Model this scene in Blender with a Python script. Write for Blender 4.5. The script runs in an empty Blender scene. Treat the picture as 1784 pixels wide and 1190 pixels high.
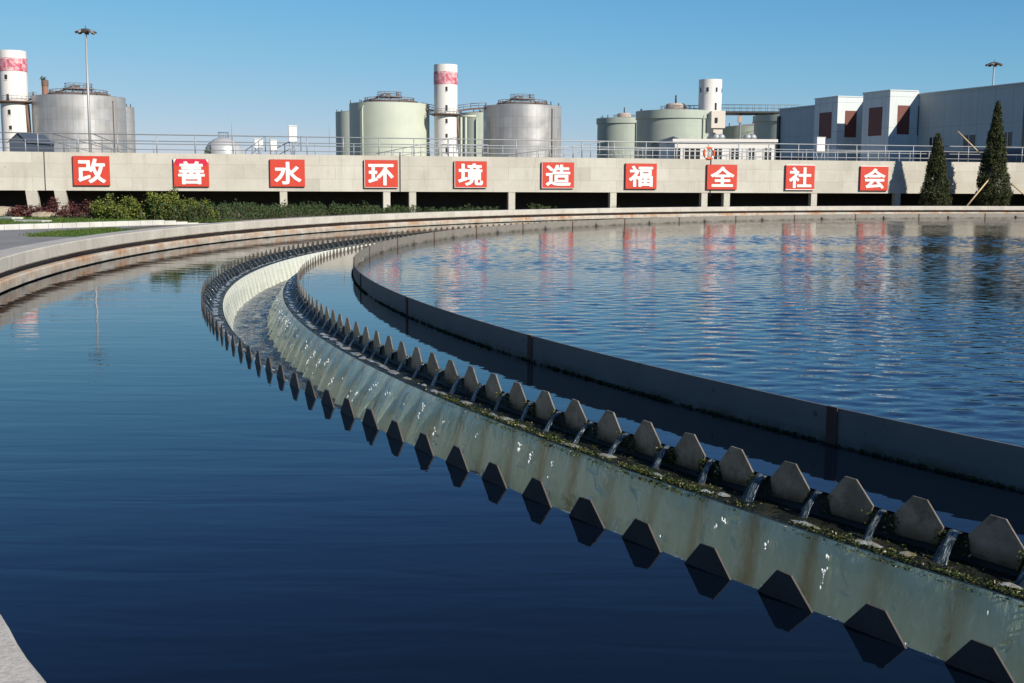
import bpy, bmesh, math, random
import numpy as np
from mathutils import Vector, Matrix, noise
S = bpy.context.scene
COL = S.collection
random.seed(7)
R = math.radians
pi = math.pi

# ------------------------------------------------------------------ camera
FPX, PITCH, ROLL, CAMH = 2105.4455, 0.13, 0.0053, 2.0
cam_d = bpy.data.cameras.new("camera")
cam_d.sensor_width = 36.0
cam_d.lens = FPX / 1784 * 36
cam_d.clip_end = 6000
cam_d.clip_start = 0.05
cam = bpy.data.objects.new("camera", cam_d)
COL.objects.link(cam)
CAMROT = Matrix.Rotation(pi / 2 - PITCH, 3, 'X') @ Matrix.Rotation(ROLL, 3, 'Z')
cam.matrix_world = Matrix.Translation((0, 0, CAMH)) @ CAMROT.to_4x4()
S.camera = cam

# ------------------------------------------------------------------ sky, sun, exposure
SUN_AZ, SUN_EL = R(44), R(30)          # measured from straight behind the camera towards its right
world = bpy.data.worlds.new("World")
S.world = world
world.use_nodes = True
wn = world.node_tree
wn.nodes.clear()
sky = wn.nodes.new('ShaderNodeTexSky')
sky.sky_type = 'NISHITA'
sky.sun_disc = False
sky.sun_elevation = SUN_EL
sky.sun_rotation = pi - SUN_AZ
sky.altitude = 0
sky.air_density = 1.0
sky.dust_density = 0.0
sky.ozone_density = 5.0
bg = wn.nodes.new('ShaderNodeBackground')
bg.inputs['Strength'].default_value = 0.10
wo = wn.nodes.new('ShaderNodeOutputWorld')
sky_g = wn.nodes.new('ShaderNodeGamma'); sky_g.inputs[1].default_value = 1.12
sky_m = wn.nodes.new('ShaderNodeMix'); sky_m.data_type = 'RGBA'; sky_m.blend_type = 'MULTIPLY'
sky_m.inputs['Factor'].default_value = 1.0; sky_m.inputs[7].default_value = (0.80, 0.86, 0.87, 1)
wn.links.new(sky.outputs[0], sky_g.inputs[0]); wn.links.new(sky_g.outputs[0], sky_m.inputs[6])
# grade of the sky: keep the low sky from turning green and white
sky_s = wn.nodes.new('ShaderNodeVectorMath'); sky_s.operation = 'SCALE'; sky_s.inputs['Scale'].default_value = 0.111
sky_c = wn.nodes.new('ShaderNodeRGBCurve')
sky_u = wn.nodes.new('ShaderNodeVectorMath'); sky_u.operation = 'SCALE'; sky_u.inputs['Scale'].default_value = 9.0
for ch_, pts in ((0, [(0, 0), (.24, .14), (.61, .385), (1, .62)]), (1, [(0, 0), (.3, .21), (.468, .375), (.658, .485), (.922, .575), (1, .60)]), (2, [(0, 0), (.4, .30), (.716, .63), (.956, .73), (1, .74)])):
    cv_ = sky_c.mapping.curves[ch_]
    while len(cv_.points) < len(pts): cv_.points.new(0.5, 0.5)
    for p_, q_ in zip(cv_.points, pts): p_.location = q_
sky_c.mapping.update()
wn.links.new(sky_m.outputs[2], sky_s.inputs[0]); wn.links.new(sky_s.outputs[0], sky_c.inputs[1])
wn.links.new(sky_c.outputs[0], sky_u.inputs[0]); wn.links.new(sky_u.outputs[0], bg.inputs[0])
wn.links.new(bg.outputs[0], wo.inputs[0])
sd = bpy.data.lights.new("sun", 'SUN')
sd.energy = 5.0
sd.angle = R(0.5)
sd.color = (1.0, 0.93, 0.82)
sun = bpy.data.objects.new("sun", sd)
COL.objects.link(sun)
SUNV = Vector((math.sin(SUN_AZ) * math.cos(SUN_EL), -math.cos(SUN_AZ) * math.cos(SUN_EL), math.sin(SUN_EL)))
sun.rotation_euler = SUNV.to_track_quat('Z', 'Y').to_euler()
sun.location = SUNV * 100
S.view_settings.view_transform = 'Standard'
S.view_settings.look = 'None'
S.view_settings.exposure = 0.15
S.view_settings.gamma = 1
S.cycles.max_bounces = 6
S.cycles.caustics_reflective = False
S.cycles.caustics_refractive = False

# ------------------------------------------------------------------ pixel <-> world helpers (authoring aid: real metres come out)
def ray(px, py):
    d = CAMROT @ Vector(((px - 892) / FPX, (595 - py) / FPX, -1))
    return d
def at(px, py, Y):
    d = ray(px, py)
    return Vector((0, 0, CAMH)) + d * (Y / d.y)
def on_z(px, py, z):
    d = ray(px, py)
    return Vector((0, 0, CAMH)) + d * ((z - CAMH) / d.z)
C = Vector((41.6628, 32.5034, 0))      # centre of the round tank
R_RIM, R_RIMOUT, R_WO, R_WI, R_B = 51.98, 52.60, 48.45, 46.70, 45.55
Z_RIM, Z_TOOTH, Z_BAF = 0.623, 0.14, 0.292
N_OUT, N_IN = 561, 549               # teeth per full circle
A_OUT, A_IN = R(-145.063), R(-146.405)

# ------------------------------------------------------------------ object helpers
def link(o, parent=None):
    COL.objects.link(o)
    if parent is not None:
        o.parent = parent
    return o
def tag(o, label, cat, group=None, kind=None):
    if label: o['label'] = label
    if cat: o['category'] = cat
    if group: o['group'] = group
    if kind: o['kind'] = kind
    return o
def structure(o, label, cat, kind='structure'):
    return tag(o, label, cat, None, kind)
def empty(name, loc=(0, 0, 0), rz=0.0):
    o = bpy.data.objects.new(name, None)
    o.location = loc
    o.rotation_euler = (0, 0, rz)
    o.empty_display_size = 0.2
    return link(o)

class MB:
    """collects shapes into one mesh"""
    def __init__(self):
        self.v = []; self.f = []; self.uv = []; self.smooth = []
    def quad(self, pts, uv=None, smooth=False):
        b = len(self.v)
        self.v += [tuple(p) for p in pts]
        self.f.append(tuple(range(b, b + len(pts))))
        self.uv.append(uv or [(0, 0)] * len(pts))
        self.smooth.append(smooth)
    def face(self, idx, uv=None, smooth=False):
        self.f.append(tuple(idx)); self.uv.append(uv or [(0, 0)] * len(idx)); self.smooth.append(smooth)
    def box(self, x0, x1, y0, y1, z0, z1, M=None):
        b = len(self.v)
        P = [(x0, y0, z0), (x1, y0, z0), (x1, y1, z0), (x0, y1, z0), (x0, y0, z1), (x1, y0, z1), (x1, y1, z1), (x0, y1, z1)]
        if M is not None: P = [tuple(M @ Vector(p)) for p in P]
        self.v += P
        for q in ((0, 3, 2, 1), (4, 5, 6, 7), (0, 1, 5, 4), (1, 2, 6, 5), (2, 3, 7, 6), (3, 0, 4, 7)):
            self.face([b + i for i in q])
        return self
    def tube(self, a, b_, r, n=8, r2=None, caps=True, smooth=True):
        a = Vector(a); b_ = Vector(b_); d = (b_ - a)
        if d.length < 1e-6: return self
        z = d.normalized(); x = z.orthogonal().normalized(); y = z.cross(x)
        r2 = r if r2 is None else r2
        b = len(self.v)
        for i in range(n):
            t = 2 * pi * i / n; e = x * math.cos(t) + y * math.sin(t)
            self.v.append(tuple(a + e * r)); self.v.append(tuple(b_ + e * r2))
        for i in range(n):
            j = (i + 1) % n
            self.face((b + 2 * i, b + 2 * j, b + 2 * j + 1, b + 2 * i + 1), smooth=smooth)
        if caps:
            self.face([b + 2 * i for i in range(n)][::-1]); self.face([b + 2 * i + 1 for i in range(n)])
        return self
    def path(self, pts, r, n=6):
        for p, q in zip(pts, pts[1:]): self.tube(p, q, r, n)
        return self
    def lathe(self, prof, n=48, a0=0.0, a1=2 * pi, c=(0, 0), smooth=True, jit=None, usc=None):
        """profile of (r, z) swept about a vertical axis; uv = (arc length, profile length)"""
        full = abs(a1 - a0 - 2 * pi) < 1e-6
        m = n if full else n + 1
        b = len(self.v); k = len(prof)
        L = [0.0]
        for p, q in zip(prof, prof[1:]): L.append(L[-1] + math.hypot(q[0] - p[0], q[1] - p[1]))
        rr = usc or max(p[0] for p in prof)
        for i in range(m):
            a = a0 + (a1 - a0) * i / n
            for j, (r, z) in enumerate(prof):
                dr = dz = 0.0
                if jit: dr, dz = jit(a, j)
                self.v.append((c[0] + (r + dr) * math.cos(a), c[1] + (r + dr) * math.sin(a), z + dz))
        for i in range(n):
            i2 = (i + 1) % m
            u0, u1 = (a0 + (a1 - a0) * i / n) * rr, (a0 + (a1 - a0) * (i + 1) / n) * rr
            for j in range(k - 1):
                self.face((b + i * k + j, b + i2 * k + j, b + i2 * k + j + 1, b + i * k + j + 1),
                          [(u0, L[j]), (u1, L[j]), (u1, L[j + 1]), (u0, L[j + 1])], smooth)
        return self
    def disc(self, r, z, n=48, c=(0, 0)):
        b = len(self.v)
        for i in range(n): self.v.append((c[0] + r * math.cos(2 * pi * i / n), c[1] + r * math.sin(2 * pi * i / n), z))
        self.face(range(b, b + n)); return self
    def mesh(self, name, mat=None):
        me = bpy.data.meshes.new(name)
        me.from_pydata(self.v, [], self.f)
        uvl = me.uv_layers.new(name='UVMap')
        flat = [c for f in self.uv for p in f for c in p]
        uvl.data.foreach_set('uv', flat)
        me.polygons.foreach_set('use_smooth', self.smooth)
        if mat is not None: me.materials.append(mat)
        me.validate(); me.update()
        return me
    def build(self, name, mat=None, parent=None, sharp=None):
        me = self.mesh(name, mat)
        if sharp is not None:
            me.set_sharp_from_angle(angle=R(sharp))
        return link(bpy.data.objects.new(name, me), parent)

# ------------------------------------------------------------------ materials
def lin(r, g=None, b=None):
    if g is None: r, g, b = r
    f = lambda c: (c / 255 / 12.92) if c / 255 <= 0.04045 else ((c / 255 + 0.055) / 1.055) ** 2.4
    return (f(r), f(g), f(b), 1)
class MT:
    def __init__(self, name, base=(0.5, 0.5, 0.5, 1), rough=0.7, metal=0.0, spec=0.5):
        self.m = bpy.data.materials.new(name); self.m.use_nodes = True
        self.t = self.m.node_tree
        self.p = self.t.nodes['Principled BSDF']
        self.p.inputs['Base Color'].default_value = base
        self.p.inputs['Roughness'].default_value = rough
        self.p.inputs['Metallic'].default_value = metal
        self.p.inputs['Specular IOR Level'].default_value = spec
        self.n = self.t.nodes
    def N(self, typ, **kw):
        n = self.n.new(typ)
        for k, v in kw.items():
            if k in n.bl_rna.properties: setattr(n, k, v)
            else: n.inputs[k].default_value = v
        return n
    def L(self, a, b): self.t.links.new(a, b)
    def coord(self, kind='Object', scale=(1, 1, 1), rot=(0, 0, 0)):
        c = self.N('ShaderNodeTexCoord'); mp = self.N('ShaderNodeMapping')
        mp.inputs['Scale'].default_value = scale; mp.inputs['Rotation'].default_value = rot
        self.L(c.outputs[kind], mp.inputs[0]); return mp.outputs[0]
    def noise(self, co, scale, detail=4, rough=0.55, dist=0.0):
        n = self.N('ShaderNodeTexNoise'); n.inputs['Scale'].default_value = scale
        n.inputs['Detail'].default_value = detail; n.inputs['Roughness'].default_value = rough
        n.inputs['Distortion'].default_value = dist
        self.L(co, n.inputs['Vector']); return n.outputs['Fac']
    def ramp(self, fac, stops):
        r = self.N('ShaderNodeValToRGB'); e = r.color_ramp.elements
        while len(e) < len(stops): e.new(0.5)
        for el, (p, c) in zip(e, stops):
            el.position = p; el.color = c if len(c) == 4 else (*c, 1)
        self.L(fac, r.inputs[0]); return r.outputs[0]
    def step(self, fac, a, b, lo=0.0, hi=1.0):
        r = self.N('ShaderNodeMapRange'); r.inputs['From Min'].default_value = a; r.inputs['From Max'].default_value = b
        r.inputs['To Min'].default_value = lo; r.inputs['To Max'].default_value = hi
        self.L(fac, r.inputs['Value']); return r.outputs['Result']
    def math(self, op, a, b=None, c=None):
        n = self.N('ShaderNodeMath', operation=op)
        for i, x in enumerate((a, b, c)):
            if x is None: continue
            if isinstance(x, (int, float)): n.inputs[i].default_value = x
            else: self.L(x, n.inputs[i])
        return n.outputs[0]
    def mix(self, fac, a, b, mode='MIX'):
        n = self.N('ShaderNodeMix', data_type='RGBA', blend_type=mode)
        for inp, x in ((n.inputs['Factor'], fac), (n.inputs[6], a), (n.inputs[7], b)):
            if isinstance(x, (int, float)): inp.default_value = x
            elif isinstance(x, tuple): inp.default_value = x if len(x) == 4 else (*x, 1)
            else: self.L(x, inp)
        return n.outputs[2]
    def sep(self, co):
        s = self.N('ShaderNodeSeparateXYZ'); self.L(co, s.inputs[0]); return s.outputs
    def color(self, c): self.L(c, self.p.inputs['Base Color']); return self
    def rough(self, c): self.L(c, self.p.inputs['Roughness']); return self
    def bump(self, h, strength=0.3, dist=0.02):
        b = self.N('ShaderNodeBump'); b.inputs['Strength'].default_value = strength; b.inputs['Distance'].default_value = dist
        self.L(h, b.inputs['Height']); self.L(b.outputs[0], self.p.inputs['Normal']); return self

def weathered(name, base, dark, rough=0.7, scale=1.0, amt=0.5, metal=0.0, streak=True, bump=0.15, spec=0.4):
    m = MT(name, base, rough, metal, spec)
    co = m.coord('Object')
    a = m.step(m.noise(co, 1.6 * scale, 6, 0.6), 0.35, 0.7)
    fine = m.noise(co, 30 * scale, 3)
    f = a
    if streak:
        st = m.noise(m.coord('Object', (3 * scale, 3 * scale, 0.25 * scale)), 2.0, 4, 0.6)
        f = m.math('MULTIPLY', m.math('ADD', a, m.step(st, 0.4, 0.7)), 0.5)
    c = m.mix(m.math('MULTIPLY', f, amt), base, dark)
    c = m.mix(0.10, c, m.ramp(fine, [(0.3, (0.1, 0.1, 0.1, 1)), (0.7, (0.9, 0.9, 0.9, 1))]), 'OVERLAY')
    m.color(c)
    if bump: m.bump(fine, bump, 0.01)
    return m.m
M = {}
# ------------------------------------------------------------------ water
def water_mat(name, base, kind):
    m = MT(name, base, 0.02, 0, 0.42)
    m.p.inputs['IOR'].default_value = 1.333
    co = m.coord('Object')
    if kind == 'calm': m.p.inputs['Specular IOR Level'].default_value = 0.37
    if kind == 'pool':
        b = m.noise(m.coord('Object', (0.6, 1.0, 1), (0, 0, R(-20))), 9.0, 2, 0.5)
        m.bump(m.math('MULTIPLY', b, 0.003), 1.0, 1.0)
    elif kind == 'calm':
        a = m.noise(m.coord('Object', (0.22, 1.0, 1), (0, 0, R(6))), 2.6, 2, 0.5, 0.6)
        b = m.noise(co, 0.5, 2)
        c = m.noise(m.coord('Object', (0.4, 1.0, 1)), 9, 2)
        h = m.math('ADD', m.math('MULTIPLY', a, 0.0035), m.math('ADD', m.math('MULTIPLY', b, 0.006), m.math('MULTIPLY', c, 0.0006)))
        m.bump(h, 1.0, 1.0)
    elif kind == 'still':
        a = m.noise(m.coord('Object', (0.5, 1.0, 1)), 3.0, 2, 0.5)
        m.bump(m.math('MULTIPLY', a, 0.0022), 1.0, 1.0)
    else:  # churning water of the channel
        uv = m.coord('UV')
        a = m.noise(m.coord('UV', (0.5, 1.3, 1)), 3.2, 5, 0.65, 1.5)
        b = m.noise(m.coord('UV', (0.6, 1.2, 1)), 13, 4, 0.6, 0.8)
        h = m.math('ADD', m.math('MULTIPLY', a, 0.10), m.math('MULTIPLY', b, 0.03))
        m.bump(h, 1.0, 1.0)
        v = m.sep(uv)[1]
        edge = m.math('MAXIMUM', m.step(v, 0.42, 0.22), m.step(v, 0.75, 0.98))
        f = m.math('ADD', m.step(m.noise(m.coord('UV', (0.5, 1, 1)), 7, 5, 0.7, 1.0), 0.54, 0.70), m.math('MULTIPLY', edge, m.step(b, 0.38, 0.6)))
        f = m.math('MINIMUM', f, 1.0)
        br = m.noise(co, 0.35, 2)
        m.color(m.mix(m.math('MULTIPLY', f, 0.8), m.mix(br, (0.018, 0.02, 0.02, 1), (0.05, 0.038, 0.022, 1)), (0.55, 0.56, 0.52, 1)))
        m.rough(m.step(f, 0, 1, 0.03, 0.4))
    return m.m
def annulus(name, r0, r1, z, mat, label, n=360, rings=1):
    b = MB()
    b.lathe([(r0 + (r1 - r0) * i / rings, z) for i in range(rings + 1)], n, smooth=True)
    o = b.build(name, mat)
    o.location = (C.x, C.y, 0)
    return structure(o, label, 'water')
NAVY = (0.0018, 0.0045, 0.010, 1)
def rippled_pool():
    """real wind ripples: a grid over the pool lifted by a bundle of short waves, calmer in the lee of the far wall"""
    st, rad = 0.062, R_B - 0.02
    n = int(rad / st) + 2
    ax = np.arange(-n, n + 1) * st
    X, Y = np.meshgrid(ax, ax, indexing='ij')
    rr = np.hypot(X, Y)
    f = np.where(rr > rad, rad / np.maximum(rr, 1e-6), 1.0)
    inside = rr <= rad
    X, Y = X * f, Y * f
    rng = np.random.default_rng(5)
    Z = np.zeros_like(X)
    K = 56
    lam = np.exp(rng.uniform(np.log(.19), np.log(.56), K)); th = np.radians(100) + rng.normal(0, .7, K); ph = rng.uniform(0, 2 * np.pi, K)
    for i in range(K):
        k = 2 * np.pi / lam[i]
        Z += np.sin(k * (X * np.cos(th[i]) + Y * np.sin(th[i])) + ph[i]) / k
    Z *= math.sqrt(2.0 / K)                                   # unit slope variance
    pat = np.zeros_like(X)
    for i in range(9):
        k = 2 * np.pi / rng.uniform(6, 22); t = rng.uniform(0, 2 * np.pi)
        pat += np.sin(k * (X * np.cos(t) + Y * np.sin(t)) + rng.uniform(0, 6.28))
    pat = 1 + .16 * pat
    wob = Y + 1.1 * np.sin(X * .31) + .7 * np.sin(X * .83 + 1)
    lee = 1 - .72 * np.clip((wob - 12.5) / 5.0, 0, 1)
    gust = .72 + .55 * np.clip((X + 39) / 12.0, 0, 1)
    shore = np.clip((rad - np.hypot(X, Y)) / 1.5, .35, 1)
    Z *= .050 * np.clip(pat, .35, 1.6) * lee * gust * shore
    me = bpy.data.meshes.new('pool_water')
    N = X.shape[0]
    idx = np.arange(N * N).reshape(N, N)
    keep = inside[:-1, :-1] | inside[1:, :-1] | inside[:-1, 1:] | inside[1:, 1:]
    q = np.stack([idx[:-1, :-1], idx[1:, :-1], idx[1:, 1:], idx[:-1, 1:]], -1)[keep]
    used, inv = np.unique(q, return_inverse=True)
    q = inv.reshape(-1, 4)
    co = np.stack([X, Y, Z], -1).reshape(-1, 3)[used]
    me.vertices.add(len(co)); me.vertices.foreach_set('co', co.astype(np.float32).ravel())
    me.loops.add(q.size); me.loops.foreach_set('vertex_index', q.astype(np.int32).ravel())
    me.polygons.add(len(q)); me.polygons.foreach_set('loop_start', np.arange(0, q.size, 4, dtype=np.int32)); me.polygons.foreach_set('loop_total', np.full(len(q), 4, dtype=np.int32))
    me.polygons.foreach_set('use_smooth', np.ones(len(q), dtype=bool))
    me.update(calc_edges=True); me.validate()
    me.materials.append(water_mat('pool water', (0.004, 0.012, 0.026, 1), 'pool'))
    return link(bpy.data.objects.new('pool_water', me))
o = rippled_pool(); o.location = (C.x, C.y, 0)
structure(o, 'rippled blue water filling the middle of the round tank', 'water')
annulus('inner_ring_water', R_B + 0.02, R_WI + 0.004, 0, water_mat('inner ring water', NAVY, 'still'), 'still dark ring of water between the grey baffle and the inner weir')
annulus('outer_ring_water', R_WO - 0.004, R_RIM + 0.25, 0, water_mat('outer ring water', NAVY, 'calm'), 'calm dark blue water between the outer weir and the concrete rim')
o = MB()
_pr = [(R_WI + 0.3 + (R_WO - R_WI - .6) * i / 14, -0.70) for i in range(15)]
def _chop(a, j):
    q = (a * 47.5, j * .085, 0)
    return 0, .035 * noise.noise((q[0] * 1.6, q[1] * 4, 0)) + .02 * noise.noise((q[0] * 4.5, q[1] * 9, 5)) + .03 * max(0, 1 - j / 4) * abs(noise.noise((q[0] * 3, 1, 9)))
o.lathe(_pr, 3600, jit=_chop)
o = o.build('channel_water', water_mat('channel water', NAVY, 'churn')); o.location = (C.x, C.y, 0)
structure(o, 'churning foamy grey water running along the channel between the two weirs', 'water')

# ------------------------------------------------------------------ terrain
WA = at(0, 330, 74.0); WA.z = 0                       # where the long concrete wall stands
WB = at(1784, 330, 74.0 * 9000 / (9000 - 1784)); WB.z = 0
WD = (WB - WA); WLEN = WD.length; WD.normalize()
WN = Vector((WD.y, -WD.x, 0))                         # towards the camera
WANG = math.atan2(WD.y, WD.x)
def wpt(px, py):
    """pixel -> (s along the wall, z)"""
    d = ray(px, py); o = Vector((0, 0, CAMH))
    t = (WA - o).dot(WN) / d.dot(WN)
    p = o + d * t
    return (p - WA).dot(WD), p.z
def sm(a, b, x):
    t = min(1, max(0, (x - a) / (b - a))); return t * t * (3 - 2 * t)
K0, K1 = on_z(0, 401, 0.56), on_z(292, 391.5, 0.56)
KD = (K1 - K0).normalized(); KN = Vector((-KD.y, KD.x, 0))   # KN towards the lawn
def ground_z(x, y):
    d = (Vector((x, y, 0)) - WA).dot(WN)
    z = 0.06 + 0.49 * sm(5, 24, d)
    if d < -6: z = 0.0
    return z
m = MT('soil', (0.2, 0.16, 0.11, 1), 0.95)
co = m.coord('Object')
m.color(m.ramp(m.noise(co, 0.6, 6, 0.65), [(0.3, (0.10, 0.085, 0.05, 1)), (0.55, (0.19, 0.155, 0.10, 1)), (0.75, (0.12, 0.13, 0.05, 1))]))
m.bump(m.noise(co, 6, 5), 0.5, 0.05)
M['soil'] = m.m
b = MB()
radii = [R_RIMOUT - 0.05, 53.4, 54.5, 56, 58, 60, 63, 66, 70, 75, 80, 86, 92, 100, 115, 140, 200, 320, 600, 1500, 3500]
nA = 240
for i in range(nA):
    a = 2 * pi * i / nA
    for r in radii:
        x, y = C.x + r * math.cos(a), C.y + r * math.sin(a)
        b.v.append((x, y, ground_z(x, y)))
k = len(radii)
for i in range(nA):
    j = (i + 1) % nA
    for q in range(k - 1):
        b.face((i * k + q, i * k + q + 1, j * k + q + 1, j * k + q), smooth=True)
o = b.build('ground', M['soil']); structure(o, 'bare earth ground around the tank and under the long wall', 'ground')

# road (asphalt sheet), kerb and lawn at the left
m = MT('asphalt', (0.1, 0.1, 0.105, 1), 0.85)
co = m.coord('Object')
m.color(m.mix(m.step(m.noise(co, 1.3, 5), 0.35, 0.7), (0.20, 0.20, 0.195, 1), (0.27, 0.262, 0.25, 1)))
m.bump(m.noise(co, 90, 2), 0.3, 0.005)
M['asphalt'] = m.m
def strip(name, pts0, pts1, mat, dz, n=24, m_=8):
    b = MB()
    for i in range(n + 1):
        p = pts0[0].lerp(pts0[1], i / n); q = pts1[0].lerp(pts1[1], i / n)
        for j in range(m_ + 1):
            w = p.lerp(q, j / m_); b.v.append((w.x, w.y, ground_z(w.x, w.y) + dz))
    for i in range(n):
        for j in range(m_):
            a = i * (m_ + 1) + j
            b.face((a, a + m_ + 1, a + m_ + 2, a + 1), smooth=True)
    return b.build(name, mat)
KS, KE = K0 - KD * 26, K1 + KD * 3.4
# the road narrows towards the rim: its right border follows the rim
b = MB()
nR = 60
pin = on_z(72, 412, 0.56)
for i in range(nR + 1):
    t = i / nR
    p = KS.lerp(K1 - KD * 0.4, t)
    # nearest rim point in the direction away from the lawn
    lo = p - KN * 0.02
    dd = -KN; oc = lo - C
    B = oc.dot(dd); cc = oc.length_squared - (oc.z ** 2) - (R_RIMOUT + 0.02) ** 2
    disc = B * B - cc
    tt = (-B - math.sqrt(disc)) if disc > 0 else 14
    if tt < 0: tt = 0.05
    tt = min(tt, 14)
    q = lo + dd * tt * (1.0 if t < 0.75 else 1.0 - 0.72 * (t - 0.75) / 0.25)
    for j in range(7):
        w = lo.lerp(q, j / 6); b.v.append((w.x, w.y, ground_z(w.x, w.y) + 0.012))
for i in range(nR):
    for j in range(6):
        a = i * 7 + j; b.face((a, a + 7, a + 8, a + 1))
o = b.build('road', M['asphalt']); structure(o, 'grey asphalt road beside the round concrete rim', 'road')

m = MT('kerb concrete', (0.55, 0.54, 0.5, 1), 0.8)
co = m.coord('Object')
m.color(m.mix(m.step(m.noise(co, 2, 5), 0.3, 0.75), (0.66, 0.65, 0.60, 1), (0.46, 0.44, 0.39, 1)))
m.bump(m.noise(co, 40, 3), 0.2, 0.01)
M['kerb'] = m.m
kerb = MB()
L = (KE - KS).length
nk = int(L / 0.5)
for i in range(nk):
    p = KS + KD * (L * i / nk); q = KS + KD * (L * (i + 1) / nk - 0.012)
    if min((v - C).xy.length for v in (p, q)) < R_RIMOUT + .16: continue
    g = ground_z(p.x, p.y)
    Mx = Matrix.Translation((p.x, p.y, g)) @ Matrix.Rotation(math.atan2(KD.y, KD.x), 4, 'Z')
    kerb.box(0, (q - p).length, 0, 0.14, -0.2, 0.17 + random.uniform(-.004, .004) - .155 * sm(-.8, 1.6, (p - K1).dot(KD)), Mx)
o = kerb.build('kerb', M['kerb']); structure(o, 'pale concrete kerb between the road and the lawn', 'kerb')
m = MT('lawn', (0.06, 0.13, 0.02, 1), 0.9, 0, 0.2)
co = m.coord('Object')
m.color(m.ramp(m.noise(co, 1.1, 6, 0.7), [(0.3, (0.035, 0.085, 0.012, 1)), (0.5, (0.065, 0.14, 0.02, 1)), (0.7, (0.11, 0.17, 0.035, 1))]))
m.bump(m.noise(co, 25, 4), 0.8, 0.05)
M['lawn'] = m.m
def rim_hit(p):
    dd = KN; oc = Vector((p.x - C.x, p.y - C.y, 0)); B = oc.dot(dd); cc = oc.length_squared - (R_RIMOUT + .03) ** 2
    return max(0, -B + math.sqrt(B * B - cc)) if cc < 0 else 0.0
def lawn_z(x, y):
    return ground_z(x, y) + .135 - .085 * sm(-.8, 1.6, (Vector((x, y, 0)) - K1).dot(KD))
b = MB(); nl = 70; LW = (KE - KS).length + 0.2
for i in range(nl + 1):
    p = KS + KD * (LW * i / nl); t0 = max(.14, rim_hit(p))
    for j in range(13):
        q = p + KN * (t0 + (12 - t0) * j / 12); b.v.append((q.x, q.y, lawn_z(q.x, q.y)))
for i in range(nl):
    for j in range(12):
        a = i * 13 + j; b.face((a, a + 13, a + 14, a + 1), smooth=True)
o = b.build('lawn', M['lawn'])
structure(o, 'strip of green lawn behind the pale kerb', 'lawn')
# grass blades of the lawn and of the verge between road and rim
m = MT('grass blade', (0.07, 0.16, 0.02, 1), 0.8, 0, 0.2)
gi = m.N('ShaderNodeNewGeometry')
m.color(m.ramp(gi.outputs['Random Per Island'], [(0, (0.035, 0.075, 0.012, 1)), (0.6, (0.07, 0.13, 0.022, 1)), (1, (0.15, 0.155, 0.05, 1))]))
M['blade'] = m.m
b = MB()
rg = random.Random(3)
def blade(x, y, z, h):
    a = rg.uniform(0, pi); w = rg.uniform(.012, .022)
    dx, dy = math.cos(a) * w, math.sin(a) * w
    lx, ly = rg.uniform(-.04, .04), rg.uniform(-.04, .04)
    b.quad([(x - dx, y - dy, z), (x + dx, y + dy, z), (x + lx, y + ly, z + h)])
for i in range(24000):
    s = rg.uniform(0.35, 1) * LW; p = KS + KD * s; w = max(.15, rim_hit(p) + .05) + rg.uniform(0, 9) * rg.random()
    p = p + KN * w
    blade(p.x, p.y, lawn_z(p.x, p.y) - .005, rg.uniform(.03, .075))
v0, v1 = on_z(66, 412.5, .56), on_z(195, 399, .56)
for i in range(7000):
    t = rg.random(); p = v0.lerp(v1, t) + Vector((rg.gauss(0, .25), rg.gauss(0, .25) , 0)) * (0.35 + 1.2 * math.sin(pi * t))
    if (p - C).xy.length < R_RIMOUT + .03: continue
    if (p - K0).dot(KN) > -0.02: continue
    blade(p.x, p.y, ground_z(p.x, p.y) + .005, rg.uniform(.03, .08))
o = b.build('grass', M['blade']); structure(o, 'short green grass blades on the lawn and road verge', 'grass', 'stuff')
# verge sheet under that grass
b = MB()
n = 16
for i in range(n + 1):
    t = i / n; p = v0.lerp(v1, t)
    rad = (p - C).xy.normalized()
    w = 0.1 + 0.75 * math.sin(pi * min(1, t * 1.0))
    p0 = C + Vector((rad.x, rad.y, 0)) * (R_RIMOUT + .01)
    p1 = C + Vector((rad.x, rad.y, 0)) * (max((p - C).xy.length, R_RIMOUT + .05) + w * .5)
    for q in (p0, p1): b.v.append((q.x, q.y, ground_z(q.x, q.y) + .016))
for i in range(n): b.face((2 * i, 2 * i + 1, 2 * i + 3, 2 * i + 2))
o = b.build('grass_verge', M['lawn']); structure(o, 'thin grass verge between the asphalt road and the round rim', 'grass verge')

# ------------------------------------------------------------------ the round tank: rim
m = MT('rim concrete', (0.5, 0.47, 0.41, 1), 0.8, 0, 0.35)
co = m.coord('Object'); uv = m.coord('UV'); x, y, z = m.sep(co)
u = m.sep(uv)[0]
uz = m.N('ShaderNodeCombineXYZ'); m.L(u, uz.inputs[0]); m.L(m.math('MULTIPLY', z, 0.25), uz.inputs[1])
st = m.noise(uz.outputs[0], 1.7, 6, 0.7)
blot = m.noise(co, 1.1, 6, 0.65)
fine = m.noise(co, 42, 4, 0.6)
c = m.mix(m.step(blot, 0.3, 0.72), (0.60, 0.565, 0.49, 1), (0.46, 0.425, 0.36, 1))
c = m.mix(m.math('MULTIPLY', m.step(st, 0.5, 0.72), 0.45), c, (0.30, 0.27, 0.22, 1))
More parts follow.
